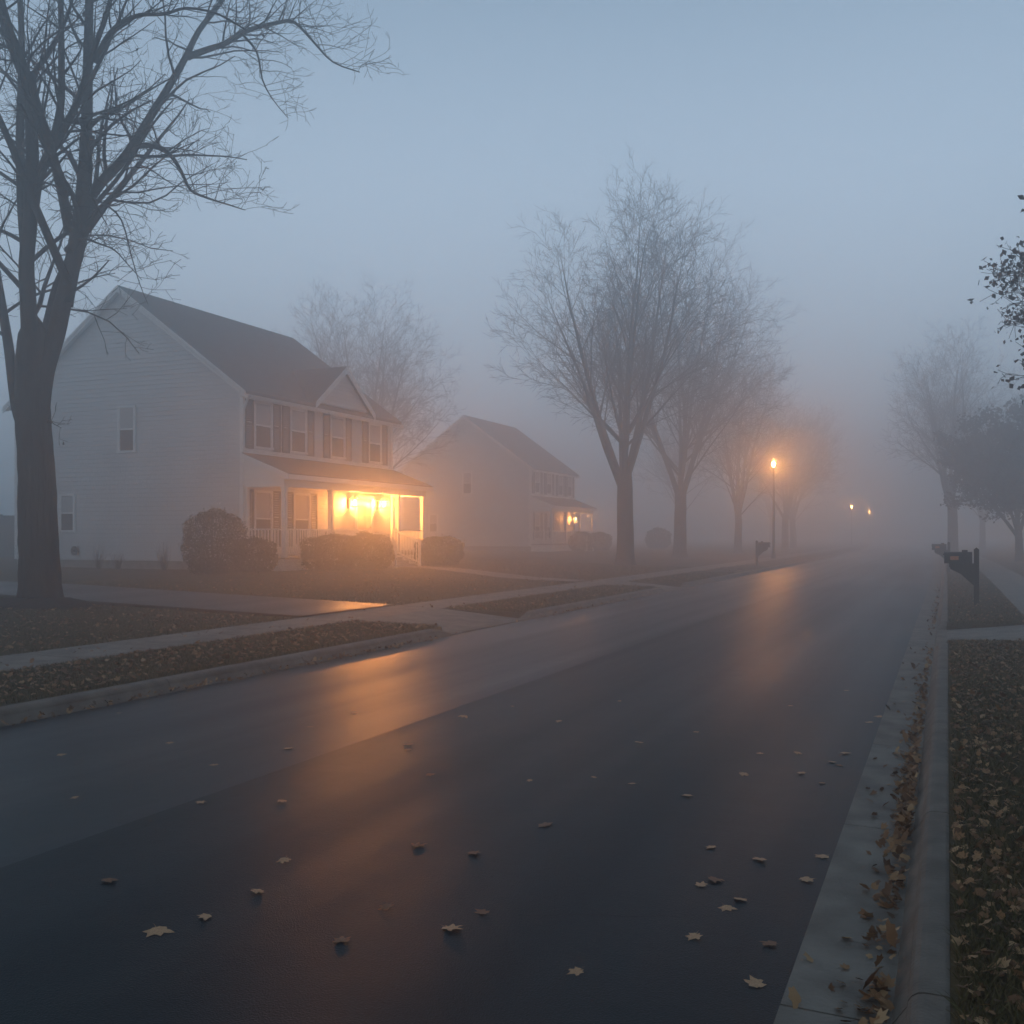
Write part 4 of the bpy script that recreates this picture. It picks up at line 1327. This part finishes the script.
gv = np.vectorize(ground)
def pts_in(n, u0, u1, y0, y1, lift, pw=1.0, avoid=()):
    y = y0 + (y1 - y0) * nrng.random(n) ** pw
    u = nrng.uniform(u0, u1, n)
    keep = np.ones(n, bool)
    for (a, b, c, d) in avoid: keep &= ~((u > a) & (u < b) & (y > c) & (y < d))
    u, y = u[keep], y[keep]
    x = u + np.array([off(q) for q in y])
    return np.stack([x, y, gv(x, y) + lift], axis=1)
LA = [(-9.2, -7.4, a - .02, b + .02) for a, b in L_DRIVES] + [(-36, -10, 14.6, 18.0)]
RA = [(-.1, 1.3, a - .02, b + .02) for a, b in R_DRIVES] + [(2.3, 20, 15.5, 18.6)]
# leaves on the turf
scatter('leaf_litter', np.concatenate([
    pts_in(5200, .03, 1.24, 2.2, 15.5, .02, 1.2, RA), pts_in(500, 2.42, 4.5, 6, 15.5, .03), pts_in(900, .03, 1.24, 18.6, 45, .03, 1.4, RA), pts_in(700, 2.45, 8, 18.6, 48, .03)]), .031, LO, M['leaf_dry'])
scatter('leaf_litter', np.concatenate([
    pts_in(1900, -9.1, -7.5, 4.5, 14.6, .03, 1.0, LA), pts_in(900, -9.1, -7.5, 18, 45, .03, 1.3, LA),
    pts_in(2600, -17, -10.25, 4.5, 14.6, .03, 1, LA), pts_in(1700, -18, -10.25, 18.1, 44, .03, 1.2, LA), pts_in(130, -10.2, -9.1, 5, 40, .022)]), .038, LO, M['leaf_dry'])
# leaves gathered in the gutter and against the left kerb
def clumps():
    P = []
    q = nrng
    for (yc, n, sp) in ((2.9, 34, .16), (3.55, 70, .20), (4.25, 26, .12), (4.75, 40, .14), (5.6, 120, .40), (6.6, 140, .45), (7.7, 120, .5), (9.0, 90, .6), (10.6, 70, .8), (12.5, 60, .9), (14.2, 30, .7), (20, 60, 1.6), (24, 60, 2.0), (30, 80, 4)):
        y = q.normal(yc, sp, n); u = -.185 - np.abs(q.normal(0, .055, n)) 
        z = .012 + .05 * np.exp(-(u + .18) ** 2 / .002) * q.random(n)
        P.append(np.stack([u, y, z], axis=1))
    n = 60; P.append(np.stack([q.uniform(-.5, -.2, n), q.uniform(2.6, 16, n), np.full(n, .014)], axis=1))
    for (yc, n, sp) in ((5.5, 40, .6), (7, 50, .8), (8.6, 70, .9), (10.2, 60, .8), (11.8, 60, .8), (13.2, 50, .7), (20, 50, 1.5), (24, 40, 2)):
        y = q.normal(yc, sp, n); u = -7.24 + np.abs(q.normal(0, .07, n))
        P.append(np.stack([u, y, np.full(n, .012) + .03 * q.random(n)], axis=1))
    return np.concatenate(P)
scatter('leaf_litter', clumps(), .031, LO, M['leaf_dry'], .5)

def grass(name, P, h, w):
    g = nrng; n = len(P)
    a = g.uniform(0, 6.28, n); hh = h * g.uniform(.5, 1.3, n); ww = w * g.uniform(.7, 1.3, n); le = g.normal(0, .55, (n, 2)) * hh[:, None]
    dx, dy = np.cos(a) * ww, np.sin(a) * ww
    b0 = P + np.stack([dx, dy, np.zeros(n)], 1); b1 = P - np.stack([dx, dy, np.zeros(n)], 1)
    m1 = P + np.stack([le[:, 0] * .45 + dx * .7, le[:, 1] * .45 + dy * .7, hh * .6], 1)
    m2 = P + np.stack([le[:, 0] * .45 - dx * .7, le[:, 1] * .45 - dy * .7, hh * .6], 1)
    tp = P + np.stack([le[:, 0], le[:, 1], hh], 1)
    V = np.stack([b0, b1, m2, m1, tp], axis=1).reshape(-1, 3)
    i = np.arange(n) * 5
    F = np.concatenate([np.stack([i, i+1, i+2], 1), np.stack([i, i+2, i+3], 1), np.stack([i+3, i+2, i+4], 1)])
    patch = .5 + .5 * np.sin(P[:, 0] * 2.1 + np.sin(P[:, 1] * 1.3)) * np.sin(P[:, 1] * 1.7)
    t = np.clip(g.beta(2, 2.4, n) * .75 + patch * .25, 0, 1)
    o = link(name, fast_mesh(name, V, F, False, np.repeat(t, 5)), M['grass'])
    tag(o, kind='stuff')
grass('grass', np.concatenate([pts_in(60000, .03, 1.25, 2.2, 15.5, -.005, 1.35, RA), pts_in(9000, 2.42, 4.5, 7, 15.5, -.005), pts_in(16000, .03, 1.25, 18.6, 45, -.005, 1.3, RA), pts_in(12000, 2.42, 7, 18.6, 50, -.005)]), .05, .0032)
grass('grass', np.concatenate([pts_in(42000, -9.1, -7.5, 4.5, 14.65, -.005, 1.0, LA), pts_in(20000, -9.1, -7.5, 18, 40, -.005, 1.3, LA), pts_in(70000, -18, -10.25, 5, 14.6, -.005, 1, LA), pts_in(50000, -20, -10.25, 18, 45, -.005, 1.2, LA)]), .055, .005)

# plain names for the setting
for o in list(C.objects):
    for k in ('kerb', 'sidewalk', 'driveway'):
        if o.name in (k + '_left', k + '_right'):
            o.name = k
